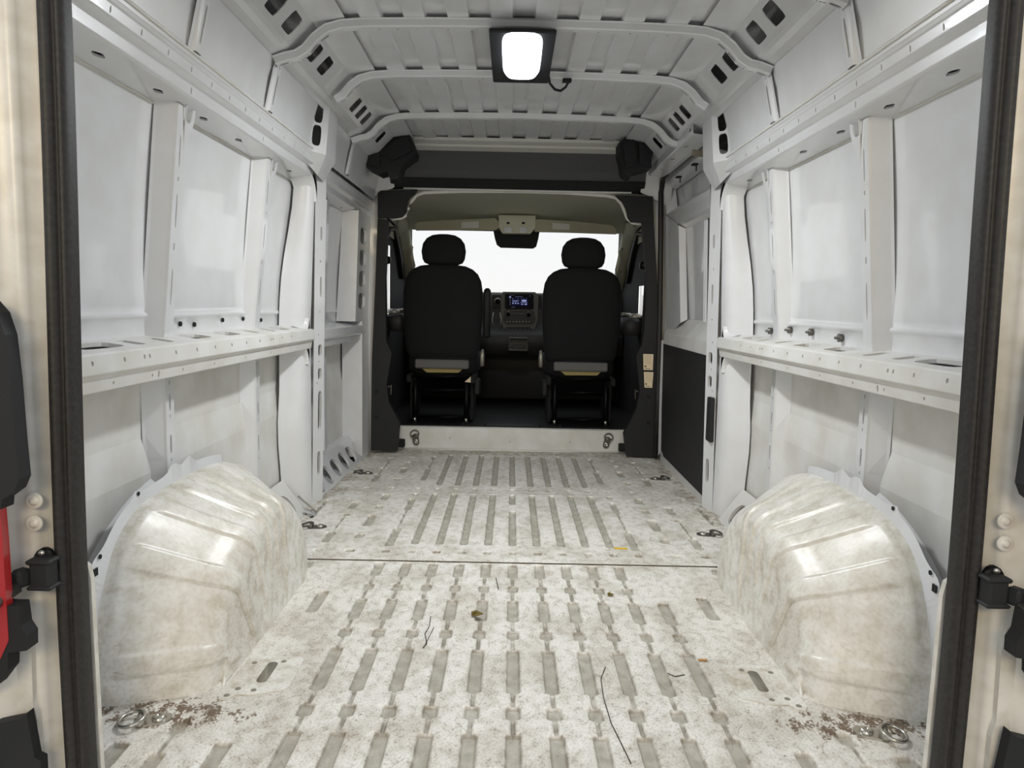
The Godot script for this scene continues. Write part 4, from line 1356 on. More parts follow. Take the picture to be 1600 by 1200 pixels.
		st = S(true)
		lathe(st, [Vector2(0.0, 0.03), Vector2(0.02, 0.027), Vector2(0.026, 0.0), Vector2(0.02, -0.02), Vector2(0.0, -0.022)], Vector3(s * 0.795, 1.17, -4.6), Basis(Vector3(0, 0, 1), PI / 2), 14)
		obj("anchor", st, M.gloss_black, b, true)
		st = S(true)
		tube(st, [Vector3(s * 0.81, 0.4, -4.55), Vector3(s * 0.78, 0.385, -4.55), Vector3(s * 0.762, 0.4, -4.56), Vector3(s * 0.764, 0.34, -4.56)], 0.004, 6)
		obj("wire", st, M.silver, b, true)
	# windscreen
	st = S()
	quad(st, Vector3(-0.82, 1.445, -5.42), Vector3(0.82, 1.445, -5.42), Vector3(0.88, 0.97, -6.27), Vector3(-0.88, 0.97, -6.27))
	struct("window_1", st, M.glass)
	# sun visors with warning labels
	for k in 2:
		var o := thing("sun_visor", "beige sun visor folded up above the driver, white label on it" if k == 0 else "beige sun visor folded up above the passenger, white label on it", "sun visor")
		st = S()
		poly_px(st, [648, 351, 654, 347, 690, 344.5, 774, 341, 779, 346, 780, 356, 774, 359.5, 650, 360] if k == 0 else [834, 345, 838, 342.5, 900, 346, 955, 352, 962, 357, 963, 366, 890, 363.5, 836, 362], -5.22, -0.018)
		obj("visor", st, M.visor, o)
		st = S()
		poly_px(st, [721, 347, 748, 346, 748, 356, 721, 356.5] if k == 0 else [863, 348.5, 890, 350, 890, 359.5, 863, 358], -5.218, 0.002)
		obj("warning_label", st, M.sealer, o)
	var con := thing("overhead_console", "beige overhead console with two reading lamps between the visors", "console")
	st = S()
	poly_px(st, [779, 336, 837, 337, 836, 356, 829, 365, 785, 364.5, 780, 356], -5.2, -0.08)
	obj("body", st, M.liner, con)
	for k in 2:
		st = S()
		poly_px(st, [788, 355.5, 799, 355, 800, 360, 799, 363.5, 788, 363.5] if k == 0 else [812, 355, 823, 355.5, 823.5, 364, 812, 363.5, 811, 360], -5.198, 0.006)
		obj("reading_lamp", st, M.console_lens, con)
		st = S()
		poly_px(st, [792, 347, 796, 347, 796, 350, 792, 350] if k == 0 else [815.5, 347, 820, 347, 820, 350, 815.5, 350], -5.198, 0.004)
		obj("switch", st, M.black, con)
	st = S()
	poly_px(st, [771, 361, 843, 362, 841, 374, 838, 385, 833, 388, 782, 386.5, 776, 382, 773, 372], -5.28, -0.04)
	whole("rear_view_camera_screen", st, M.mirror_back, "dark rounded mirror unit hanging at the top of the windscreen", "mirror")
	build_dash()
	seat(-0.473, true)
	seat(0.443, false)
func build_dash() -> void:
	var d := thing("dashboard", "dark dashboard with central touchscreen and grey control panel", "dashboard", Vector3(0, 0.12, -6.0))
	d.position = Vector3.ZERO
	var st := S(true)
	extrude_x(st, [Vector2(-5.86, 0.52), Vector2(-5.82, 0.56), Vector2(-5.8, 0.66), Vector2(-5.83, 0.7), Vector2(-5.92, 0.73), Vector2(-5.95, 0.8), Vector2(-5.95, 0.97), Vector2(-5.99, 1.005), Vector2(-6.1, 1.015), Vector2(-6.33, 0.97), Vector2(-6.34, 0.12), Vector2(-6.05, 0.14)], -0.86, 0.86)
	obj("body", st, M.dash, d, true)
	var px := 1.0 / 194.9
	var P := func(x: float, y: float, off := 0.0) -> Vector3: return at_z(x, y, -5.9) + Vector3(0, 0, off)
	st = S()
	poly_px(st, [786, 456, 836, 456.5, 841, 462, 840, 500, 834, 518, 788, 518, 782, 500, 783, 462], -5.94, 0.03)
	obj("centre_panel", st, M.dash_grey, d)
	st = S()
	poly_px(st, [789, 458.5, 832, 459, 834, 462, 834, 482, 831, 484, 791, 483.5, 788.5, 481, 788.5, 461], -5.915, 0.02)
	obj("screen_bezel", st, M.gloss_black, d)
	var st3 := SurfaceTool.new()
	st3.begin(Mesh.PRIMITIVE_TRIANGLES)
	var c := [at_z(790, 459.5, -5.893), at_z(833, 460, -5.893), at_z(833, 482.5, -5.893), at_z(790, 482.2, -5.893)]
	var uv := [Vector2(0, 0), Vector2(1, 0), Vector2(1, 1), Vector2(0, 1)]
	for i in [0, 1, 2, 0, 2, 3]:
		st3.set_uv(uv[i])
		st3.add_vertex(c[i])
	st3.generate_normals()
	var o := MeshInstance3D.new()
	o.mesh = st3.commit()
	o.name = "touchscreen"
	o.material_override = M.screen
	d.add_child(o, true)
	st = S()
	poly_px(st, [788, 486, 834, 486, 837, 500, 833, 507, 791, 507, 786, 500], -5.915, 0.012)
	obj("radio_panel", st, M.dash, d)
	st = S()
	poly_px(st, [791, 511, 829, 511, 829, 514, 827, 515.5, 793, 515.5, 791, 514], -5.912, 0.008)
	obj("switch_bank", st, M.gloss_black, d)
	for k in 6:
		st = S()
		box(st, P.call(794 + k * 6.4, 513.2, 0.0), Vector3(0.018, 0.014, 0.012), Basis.IDENTITY, 0.002)
		obj("switch", st, M.dash, d)
	for q in [[794, 490.5, 4.0], [826, 491, 4.0], [778, 471, 5.4]]:
		st = S(true)
		var r: float = q[2] * px
		lathe(st, [Vector2(r, 0.0), Vector2(r, 0.02), Vector2(r * 0.82, 0.026)], P.call(q[0], q[1], 0.0), Basis(Vector3.RIGHT, PI / 2), 18)
		var kn := obj("knob", st, M.silver, d, true)
		st = S(true)
		lathe(st, [Vector2(r * 0.8, 0.024), Vector2(r * 0.74, 0.03), Vector2(0.0, 0.03)], P.call(q[0], q[1], 0.0), Basis(Vector3.RIGHT, PI / 2), 18)
		obj("knob_cap", st, M.gloss_black, kn, true)
	st = S()
	box(st, P.call(810, 490, 0.005), Vector3(0.09, 0.008, 0.006), Basis.IDENTITY, 0.001)
	obj("radio_slot", st, M.dash_grey, d)
	for k in 8:
		st = S()
		box(st, P.call(792 + k * 5.0, 502.6, 0.004), Vector3(0.007, 0.007, 0.006), Basis.IDENTITY, 0.001)
		obj("climate_button", st, M.silver, d)
	st = S()
	poly_px(st, [769, 461, 784, 461, 783, 480, 770, 482], -5.93, 0.015)
	obj("air_vent", st, M.gloss_black, d)
	st = S()
	poly_px(st, [838, 461, 846, 461, 846, 482, 839, 481], -5.93, 0.015)
	obj("air_vent", st, M.gloss_black, d)
	st = S(true)
	for s in [-0.5, 0.5]:
		var cc := P.call(776 + s * 10, 500, 0.0) as Vector3
		tube(st, [cc + Vector3(0, 0.06, 0), cc + Vector3(s * 0.02, 0.0, 0.01), cc + Vector3(0, -0.06, 0)], 0.006, 6)
	obj("gear_lever_surround", st, M.silver, d, true)
	# drop-down cup holder under the panel
	var h := thing("cup_holder", "dark cup holder box below the dashboard centre", "cup holder")
	st = S()
	var q := at_z(810, 537, -5.72)
	box(st, q + Vector3(0, 0.045, 0), Vector3(0.15, 0.012, 0.1), Basis.IDENTITY, 0.004)
	box(st, q + Vector3(-0.07, 0, 0), Vector3(0.012, 0.1, 0.1), Basis.IDENTITY, 0.004)
	box(st, q + Vector3(0.07, 0, 0), Vector3(0.012, 0.1, 0.1), Basis.IDENTITY, 0.004)
	box(st, q + Vector3(0, -0.045, 0), Vector3(0.15, 0.02, 0.1), Basis.IDENTITY, 0.004)
	box(st, q + Vector3(0, -0.01, -0.06), Vector3(0.14, 0.1, 0.02), Basis.IDENTITY, 0.004)
	obj("frame", st, M.dash_grey, h)
	st = S()
	box(st, q + Vector3(0, -0.02, 0.045), Vector3(0.095, 0.035, 0.012), Basis.IDENTITY, 0.003)
	obj("flap", st, M.dash, h)
func seat(cx: float, driver: bool) -> void:
	var o := thing("seat", ("black cloth driver seat seen from behind, folded armrest at its side" if driver else "black cloth passenger seat seen from behind, no armrest"), "seat")
	var dy := 0.0 if driver else -0.004
	var st := S(true)
	var rings := []
	for q in [[0.545, 0.205, 0.03], [0.56, 0.228, 0.05], [0.6, 0.241, 0.066], [0.7, 0.252, 0.075], [0.85, 0.262, 0.08], [0.98, 0.262, 0.08], [1.06, 0.25, 0.075], [1.105, 0.228, 0.07], [1.135, 0.195, 0.06], [1.155, 0.15, 0.045], [1.163, 0.09, 0.02]]:
		rings.append(oval(Vector3(cx, q[0] + dy, -4.91 + (q[0] - 0.55) * 0.06), q[1], q[2], 3.2))
	loft(st, rings)
	obj("backrest", st, M.fabric, o, true)
	st = S(true)
	rings = []
	for q in [[1.165, 0.1, 0.03], [1.175, 0.125, 0.045], [1.2, 0.139, 0.052], [1.25, 0.146, 0.055], [1.3, 0.137, 0.052], [1.335, 0.112, 0.045], [1.355, 0.075, 0.03], [1.362, 0.03, 0.012]]:
		rings.append(oval(Vector3(cx, q[0] + dy, -4.89), q[1], q[2], 2.5))
	loft(st, rings)
	obj("headrest", st, M.fabric, o, true)
	for k in [-1.0, 1.0]:
		st = S(true)
		tube(st, [Vector3(cx + k * 0.092, 1.13 + dy, -4.89), Vector3(cx + k * 0.092, 1.185 + dy, -4.89)], 0.007, 8)
		obj("headrest_post", st, M.chrome, o, true)
	st = S(true)
	loft(st, [oval(Vector3(cx, 0.44, -5.15), 0.22, 0.27, 4.0), oval(Vector3(cx, 0.47, -5.15), 0.245, 0.29, 4.0), oval(Vector3(cx, 0.57, -5.15), 0.245, 0.29, 4.0), oval(Vector3(cx, 0.595, -5.15), 0.21, 0.25, 3.0)])
	obj("cushion", st, M.fabric, o, true)
	st = S()
	box(st, Vector3(cx, 0.513, -4.845), Vector3(0.355, 0.06, 0.03), Basis(Vector3.RIGHT, -0.15), 0.008)
	obj("cushion_skirt", st, M.grey_fabric, o)
	st = S()
	poly(st, [Vector3(cx - 0.145, 0.492, -4.86), Vector3(cx + 0.145, 0.492, -4.86), Vector3(cx + 0.11, 0.458, -4.86), Vector3(cx - 0.1, 0.456, -4.86)], Vector3(0, 0, 0.012))
	obj("foam", st, M.foam, o)
	# pedestal frame
	for k in [-1.0, 1.0]:
		st = S(true)
		tube(st, [Vector3(cx + k * 0.168, 0.135, -4.8), Vector3(cx + k * 0.168, 0.4, -4.8)], 0.017, 10)
		obj("leg", st, M.gloss_black, o, true)
		st = S(true)
		tube(st, [Vector3(cx + k * 0.168, 0.137, -4.78), Vector3(cx + k * 0.168, 0.165, -4.78)], 0.012, 8)
		obj("floor_bolt", st, M.steel, o, true)
		st = S()
		box(st, Vector3(cx + k * 0.21, 0.42, -5.0), Vector3(0.03, 0.05, 0.45), Basis.IDENTITY, 0.006)
		obj("seat_rail", st, M.black, o)
		st = S()
		box(st, Vector3(cx + k * 0.2, 0.27, -5.05), Vector3(0.02, 0.26, 0.4), Basis.IDENTITY, 0.004)
		obj("side_plate", st, M.black, o)
	for y in [0.435, 0.345, 0.165]:
		st = S(true)
		tube(st, [Vector3(cx - 0.19, y, -4.81), Vector3(cx + 0.19, y, -4.81)], 0.011, 8)
		obj("cross_tube", st, M.gloss_black, o, true)
	st = S()
	box(st, Vector3(cx + (0.235 if driver else -0.235), 0.37, -4.85), Vector3(0.04, 0.11, 0.08), Basis.IDENTITY, 0.01)
	obj("recline_cover", st, M.trim, o)
	st = S(true)
	var bx := cx + (0.262 if driver else -0.262)
	loft(st, [oval(Vector3(bx, 0.5, -4.93), 0.014, 0.03, 3.0), oval(Vector3(bx, 0.57, -4.93), 0.016, 0.032, 3.0), oval(Vector3(bx, 0.61, -4.93), 0.008, 0.02, 3.0)])
	obj("buckle", st, M.silver, o, true)
	if driver:
		st = S(true)
		var r := []
		for q in [[0.69, 0.012, 0.03], [0.7, 0.024, 0.045], [0.98, 0.025, 0.05], [1.005, 0.022, 0.045], [1.018, 0.01, 0.025]]:
			r.append(oval(Vector3(-0.183, q[0], -4.9), q[1], q[2], 3.5))
		loft(st, r)
		obj("armrest", st, M.trim, o, true)
		st = S()
		poly(st, [Vector3(cx + 0.155, 0.405, -4.79), Vector3(cx + 0.195, 0.4, -4.79), Vector3(cx + 0.195, 0.44, -4.79)], Vector3(0, 0, 0.002))
		obj("tag", st, M.label, o)

# ---------------------------------------------------------------- wheel arches
func curve_at(pts: Array, t: float) -> Vector2:
	var n := pts.size() - 1
	var f := clampf(t, 0.0, 1.0) * n
	var i := mini(int(f), n - 1)
	var p0: Vector2 = pts[maxi(i - 1, 0)]
	var p1: Vector2 = pts[i]
	var p2: Vector2 = pts[i + 1]
	var p3: Vector2 = pts[mini(i + 2, n)]
	return p1.cubic_interpolate(p2, p0, p3, f - i)
func build_wheel_arches() -> void:
	var outer := [Vector2(-1.548, -0.004), Vector2(-1.556, 0.1), Vector2(-1.585, 0.21), Vector2(-1.64, 0.315), Vector2(-1.735, 0.38), Vector2(-1.88, 0.402), Vector2(-2.09, 0.405), Vector2(-2.28, 0.39), Vector2(-2.43, 0.34), Vector2(-2.54, 0.23), Vector2(-2.6, 0.11), Vector2(-2.62, -0.004)]
	var inner := [Vector2(-1.6, -0.004), Vector2(-1.635, 0.09), Vector2(-1.685, 0.165), Vector2(-1.755, 0.222), Vector2(-1.86, 0.268), Vector2(-1.97, 0.302), Vector2(-2.09, 0.315), Vector2(-2.21, 0.3), Vector2(-2.32, 0.255), Vector2(-2.41, 0.175), Vector2(-2.46, 0.09), Vector2(-2.48, -0.004)]
	for s in [-1.0, 1.0]:
		var o := thing("wheel_arch_cover", ("scuffed white steel wheel arch box on the left, plain rear face" if s < 0 else "scuffed white steel wheel arch box on the right, below a wall with rubber plugs"), "wheel arch")
		var nt := 300
		var nu := 34
		var bands := [[0.06, 0.1], [0.25, 0.3], [0.385, 0.425], [0.475, 0.5], [0.535, 0.555], [0.6, 0.625]]
		var grid := []
		var st := SurfaceTool.new()
		st.begin(Mesh.PRIMITIVE_TRIANGLES)
		st.set_smooth_group(0)
		for i in nt + 1:
			var t := float(i) / nt
			var a := curve_at(outer, t)
			var b := curve_at(inner, t)
			var raise := 0.0
			for e in bands:
				var d := minf(t - e[0], e[1] - t)
				raise = maxf(raise, clampf((d + 0.003) / 0.0055, 0.0, 1.0))
			var row := []
			var hub := Vector2(-2.06, -0.004)
			for j in nu + 1:
				var u := float(j) / nu
				var p: Vector3
				var lift := 0.0
				if u < 0.12:      # flared edge against the wall
					var q := u / 0.12
					var c := a + (a - hub).normalized() * 0.005 * (1.0 - q) * (1.0 - q)
					p = Vector3(0.93 - 0.03 * q, c.y, c.x)
				elif u < 0.55:    # across the top
					var q := (u - 0.12) / 0.43
					var c := a.lerp(b, q * 0.86)
					p = Vector3(0.9 - 0.145 * q, c.y, c.x)
					lift = raise * smoothstep(0.06, 0.16, q)
				elif u < 0.75:    # round the corner
					var q := (u - 0.55) / 0.2 * PI / 2
					var c0 := a.lerp(b, 0.86)
					var c1 := b.lerp(hub, 0.16)
					var c := c0.lerp(b, sin(q) * 0.9)
					var k := 1.0 - cos(q)
					c = c.lerp(c1, k)
					p = Vector3(0.755 - 0.06 * sin(q), c.y, c.x)
					lift = raise
				else:             # down the inner face, swages running to a point
					var q := (u - 0.75) / 0.25
					var c1 := b.lerp(hub, 0.16)
					var foot := Vector2(-2.06 + (b.x + 2.06) * (0.62 + 0.36 * smoothstep(0.12, 0.0, t)), -0.004)
					var c := c1.lerp(foot, q)
					p = Vector3(0.695 - 0.02 * q, maxf(c.y, -0.004), c.x)
					lift = raise * (1.0 - smoothstep(0.45, 0.75, q + 0.25 * sin(t * 40.0)))
				var out := Vector3(0, (a - hub).normalized().y, (a - hub).normalized().x)
				if u > 0.65: out = Vector3(-1, 0, 0)
				elif u > 0.55: out = (out + Vector3(-1, 0, 0)).normalized()
				p += out * lift * 0.0065
				row.append(Vector3(s * p.x, p.y, p.z))
			grid.append(row)
		for i in nt:
			for j in nu:
				for e in [[0, 0], [1, 0], [1, 1], [0, 0], [1, 1], [0, 1]]:
					st.set_uv(Vector2(float(i + e[0]) / nt * 1.6 + (0.37 if s > 0 else 0.0), float(j + e[1]) / nu * (1.2 if s < 0 else -1.2)))
					st.add_vertex(grid[i + e[0]][j + e[1]])
		st.index()
		st.generate_normals()
		var m := MeshInstance3D.new()
		m.mesh = st.commit()
		m.name = "shell"
		m.material_override = M.arch
		o.add_child(m, true)
		# flange standing off the wall, with lobes and holes
		st = S()
		var hub := Vector2(-2.06, 0.0)
		var prev := []
		for i in 61:
			var t := 0.02 + 0.62 * i / 60.0
			var a := curve_at(outer, t)
			var n := (a - hub).normalized()
			var wdt := 0.03
			for e in [[0.13, 0.03], [0.24, 0.035], [0.405, 0.022], [0.5, 0.03], [0.535, 0.03]]:
				wdt += e[1] * exp(-pow((t - e[0]) / (0.028 if e[1] > 0.03 else 0.012), 2.0)) * 0.8
			var p0 := Vector3(s * 0.925, a.y, a.x)
			var p1 := Vector3(s * 0.934, a.y + n.y * wdt, a.x + n.x * wdt)
			if prev.size(): quad(st, prev[0], p0, p1, prev[1])
			prev = [p0, p1]
		obj("flange", st, M.paint, o)
		for e in [[0.115, 0.04, true], [0.235, 0.043, true], [0.15, 0.036, false], [0.26, 0.04, false], [0.405, 0.036, false], [0.07, 0.018, false]]:
			var a := curve_at(outer, e[0])
			var n := (a - hub).normalized()
			st = S()
			var c := Vector3(s * 0.9305, a.y + n.y * e[1], a.x + n.x * e[1])
			var pts := []
			for k in (4 if e[2] else 10):
				var w := TAU * (k + 0.5) / (4 if e[2] else 10)
				var r := 0.012 if e[2] else 0.0055
				pts.append(c + Vector3(0, r * sin(w), r * cos(w)))
			poly(st, pts, Vector3(-s * 0.002, 0, 0))
			obj("flange_hole", st, M.black, o)
		# outer half of the wheel housing, curved against the wall skin
		st = S(true)
		var pr := []
		for i in 41:
			var w := PI * i / 40.0
			var ring := []
			for e in [[0.455, 0.94], [0.46, 0.97], [0.475, 0.985], [0.5, 0.999]]:
				ring.append(Vector3(s * e[1], 0.0 + e[0] * sin(w) * 0.84, -2.07 + e[0] * cos(w) * 1.1))
			if pr.size():
				for k in 3: quad(st, pr[k], ring[k], ring[k + 1], pr[k + 1])
			pr = ring
		obj("outer_housing", st, M.paint, o, true)

# ---------------------------------------------------------------- lamp
func build_lamp() -> void:
	var y := 1.742
	var c := (at_y(765, 51, y) + at_y(868, 52, y) + at_y(858, 131, y) + at_y(770, 130, y)) / 4.0
	var hz := (at_y(765, 51, y).z - at_y(770, 130, y).z) / 2.0
	var o := thing("roof_lamp", "square dark roof lamp with glowing white lens hung below the ceiling bows", "lamp", Vector3(c.x, y, c.z))
	var st := S()
	box(st, Vector3(0, 0.008, 0), Vector3(0.21, 0.014, hz * 2.0), Basis.IDENTITY, 0.004)
	obj("plate", st, M.trim, o)
	st = S(true)
	var lz := (at_y(812, 62, y - 0.02).z + at_y(812, 123, y - 0.02).z) / 2.0 - c.z
	var lh := (at_y(812, 62, y - 0.02).z - at_y(812, 123, y - 0.02).z) / 2.0
	loft(st, [oval(Vector3(0, 0.002, lz), 0.066, lh, 5.0), oval(Vector3(0, -0.012, lz), 0.065, lh, 5.0), oval(Vector3(0, -0.026, lz), 0.058, lh * 0.95, 4.0), oval(Vector3(0, -0.034, lz), 0.035, lh * 0.75, 3.0)])
	obj("lens", st, M.lens, o, true)
	st = S(true)
	var cab := []
	for p in [[857, 119], [859, 130], [867, 140], [876, 142], [884, 136], [889, 127], [890, 125]]:
		cab.append(at_y(p[0], p[1], y + 0.012) - o.position)
	tube(st, cab, 0.005, 8)
	var cb := obj("cable", st, M.black, o, true)
	st = S()
	box(st, at_y(886, 126, y + 0.018) - o.position, Vector3(0.035, 0.012, 0.03), Basis.IDENTITY, 0.003)
	obj("plug", st, M.black, cb)
	var l := AreaLight3D.new()
	l.name = "roof_lamp_light"
	l.area_size = Vector2(0.12, lh * 1.8)
	l.light_energy = 2.05
	l.light_color = Color(0.975, 0.99, 1.0)
	l.shadow_enabled = true
	l.position = Vector3(0, -0.04, lz)
	l.rotation = Vector3(-PI / 2, 0, 0)
	o.add_child(l)
	# a flood lamp on a stand behind the photographer, mirrored as warm patches on the wheel arches and door posts
	var f := thing("flood_lamp", "flood lamp on a thin stand outside the open rear doors", "lamp", Vector3(-0.15, -0.6, 1.7))
	st = S(true)
	tube(st, [Vector3(0, 0.0, 0), Vector3(0, 2.25, 0)], 0.018, 8)
	obj("pole", st, M.dull_steel, f, true)
	for k in 3:
		st = S(true)
		var w := TAU * k / 3.0
		tube(st, [Vector3(0, 0.45, 0), Vector3(0.42 * cos(w), 0.012, 0.42 * sin(w))], 0.012, 6)
		obj("leg", st, M.dull_steel, f, true)
	var tilt := Basis(Vector3.RIGHT, -0.35)
	st = S()
	box(st, Vector3(0, 2.35, -0.02), Vector3(1.0, 0.42, 0.07), tilt, 0.015)
	obj("housing", st, M.black, f)
	st = S()
	box(st, Vector3(0, 2.35, -0.02) + tilt * Vector3(0, 0, -0.038), Vector3(0.94, 0.36, 0.006), tilt, 0.002)
	obj("lamp_face", st, M.lamp_glow, f)
	var a := AreaLight3D.new()
	a.name = "flood_lamp_light"
	a.area_size = Vector2(0.94, 0.36)
	a.light_energy = 3.0
	a.light_color = Color(1.0, 0.91, 0.75)
	a.shadow_enabled = true
	a.position = Vector3(0, 2.35, -0.02) + tilt * Vector3(0, 0, -0.05)
	a.rotation = Vector3(-0.35, 0, 0)
	f.add_child(a)
	# the yard the van stands on
	st = S()
	quad(st, Vector3(-9, -0.6, 9), Vector3(9, -0.6, 9), Vector3(9, -0.6, -14), Vector3(-9, -0.6, -14))
	var g := obj(numbered("ground"), st, M.concrete, self)
	g.set_meta("kind", "structure")

# ---------------------------------------------------------------- tie-down rings
func tie_ring(at: Vector3, face: Basis, turn: float, r: float, m: Material, label: String, group: String) -> void:
	var o := thing("tie_down_ring", label, "tie-down ring", at, group)
	o.basis = face * Basis(Vector3.UP, turn)
	var st := S()
	var pts := []
	for k in 20:
		var w := TAU * k / 20
		pts.append(Vector3(cos(w) * 0.024 + (0.008 if cos(w) > 0 else -0.02), 0.0, sin(w) * 0.021))
	poly(st, pts, Vector3(0, 0.005, 0))
	obj("plate", st, m, o)
	st = S(true)
	lathe(st, [Vector2(0.015, 0.004), Vector2(0.0145, 0.008), Vector2(0.011, 0.0115), Vector2(0.004, 0.0125), Vector2(0.003, 0.0105), Vector2(0.0, 0.0105)], Vector3(0.006, 0, 0), Basis.IDENTITY, 16)
	obj("bolt", st, M.steel, o, true)
	st = S(true)
	tube(st, [Vector3(-0.03, 0.008, -0.022), Vector3(-0.03, 0.008, 0.022)], 0.0085, 8)
	obj("lug", st, m, o, true)
	st = S(true)
	var loop := []
	for k in 24:
		var w := TAU * k / 24
		loop.append(Vector3(-0.03 - r * 0.55 - cos(w) * r * 0.85, 0.009 + 0.004 * (1.0 - cos(w)), sin(w) * r))
	tube(st, loop, 0.0042, 8, true)
	obj("ring", st, m, o, true)
func build_rings() -> void:
	var up := Basis.IDENTITY
	tie_ring(at_y(244, 1126, 0.0), up, 0.35, 0.03, M.steel, "bright steel tie-down ring lying on rusty floor behind the left wheel arch", "")
	tie_ring(at_y(1358, 1147, 0.0), up, PI - 0.35, 0.03, M.steel, "bright steel tie-down ring lying on stained floor behind the right wheel arch", "")
	tie_ring(at_y(498, 824, 0.004), up, 0.1, 0.026, M.dull_steel, "dull tie-down ring beside the silver buckle on the middle floor panel", "")
	tie_ring(at_y(1101, 836, 0.004), up, PI - 0.1, 0.026, M.dull_steel, "dull tie-down ring on the middle floor panel near the right pillar foot", "")
	tie_ring(at_y(573, 740, 0.0), up, 0.1, 0.026, M.dull_steel, "dull tie-down ring on the front floor panel beside the holed sill", "")
	tie_ring(at_y(1026, 749, 0.0), up, PI - 0.1, 0.026, M.dull_steel, "dull tie-down ring on the front floor panel beside the sliding door", "")
	var wallb := Basis(Vector3.RIGHT, PI / 2)
	for q in [[650, 688, "steel tie-down ring on the white riser below the driver seat"], [947.5, 693, "steel tie-down ring on the white riser below the passenger seat"]]:
		var p := at_z(q[0], q[1], -4.543)
		p.z = -4.541
		tie_ring(p, wallb, -PI / 2 + (0.15 if q[0] < 800 else -0.25), 0.026, M.dull_steel, q[2], "")

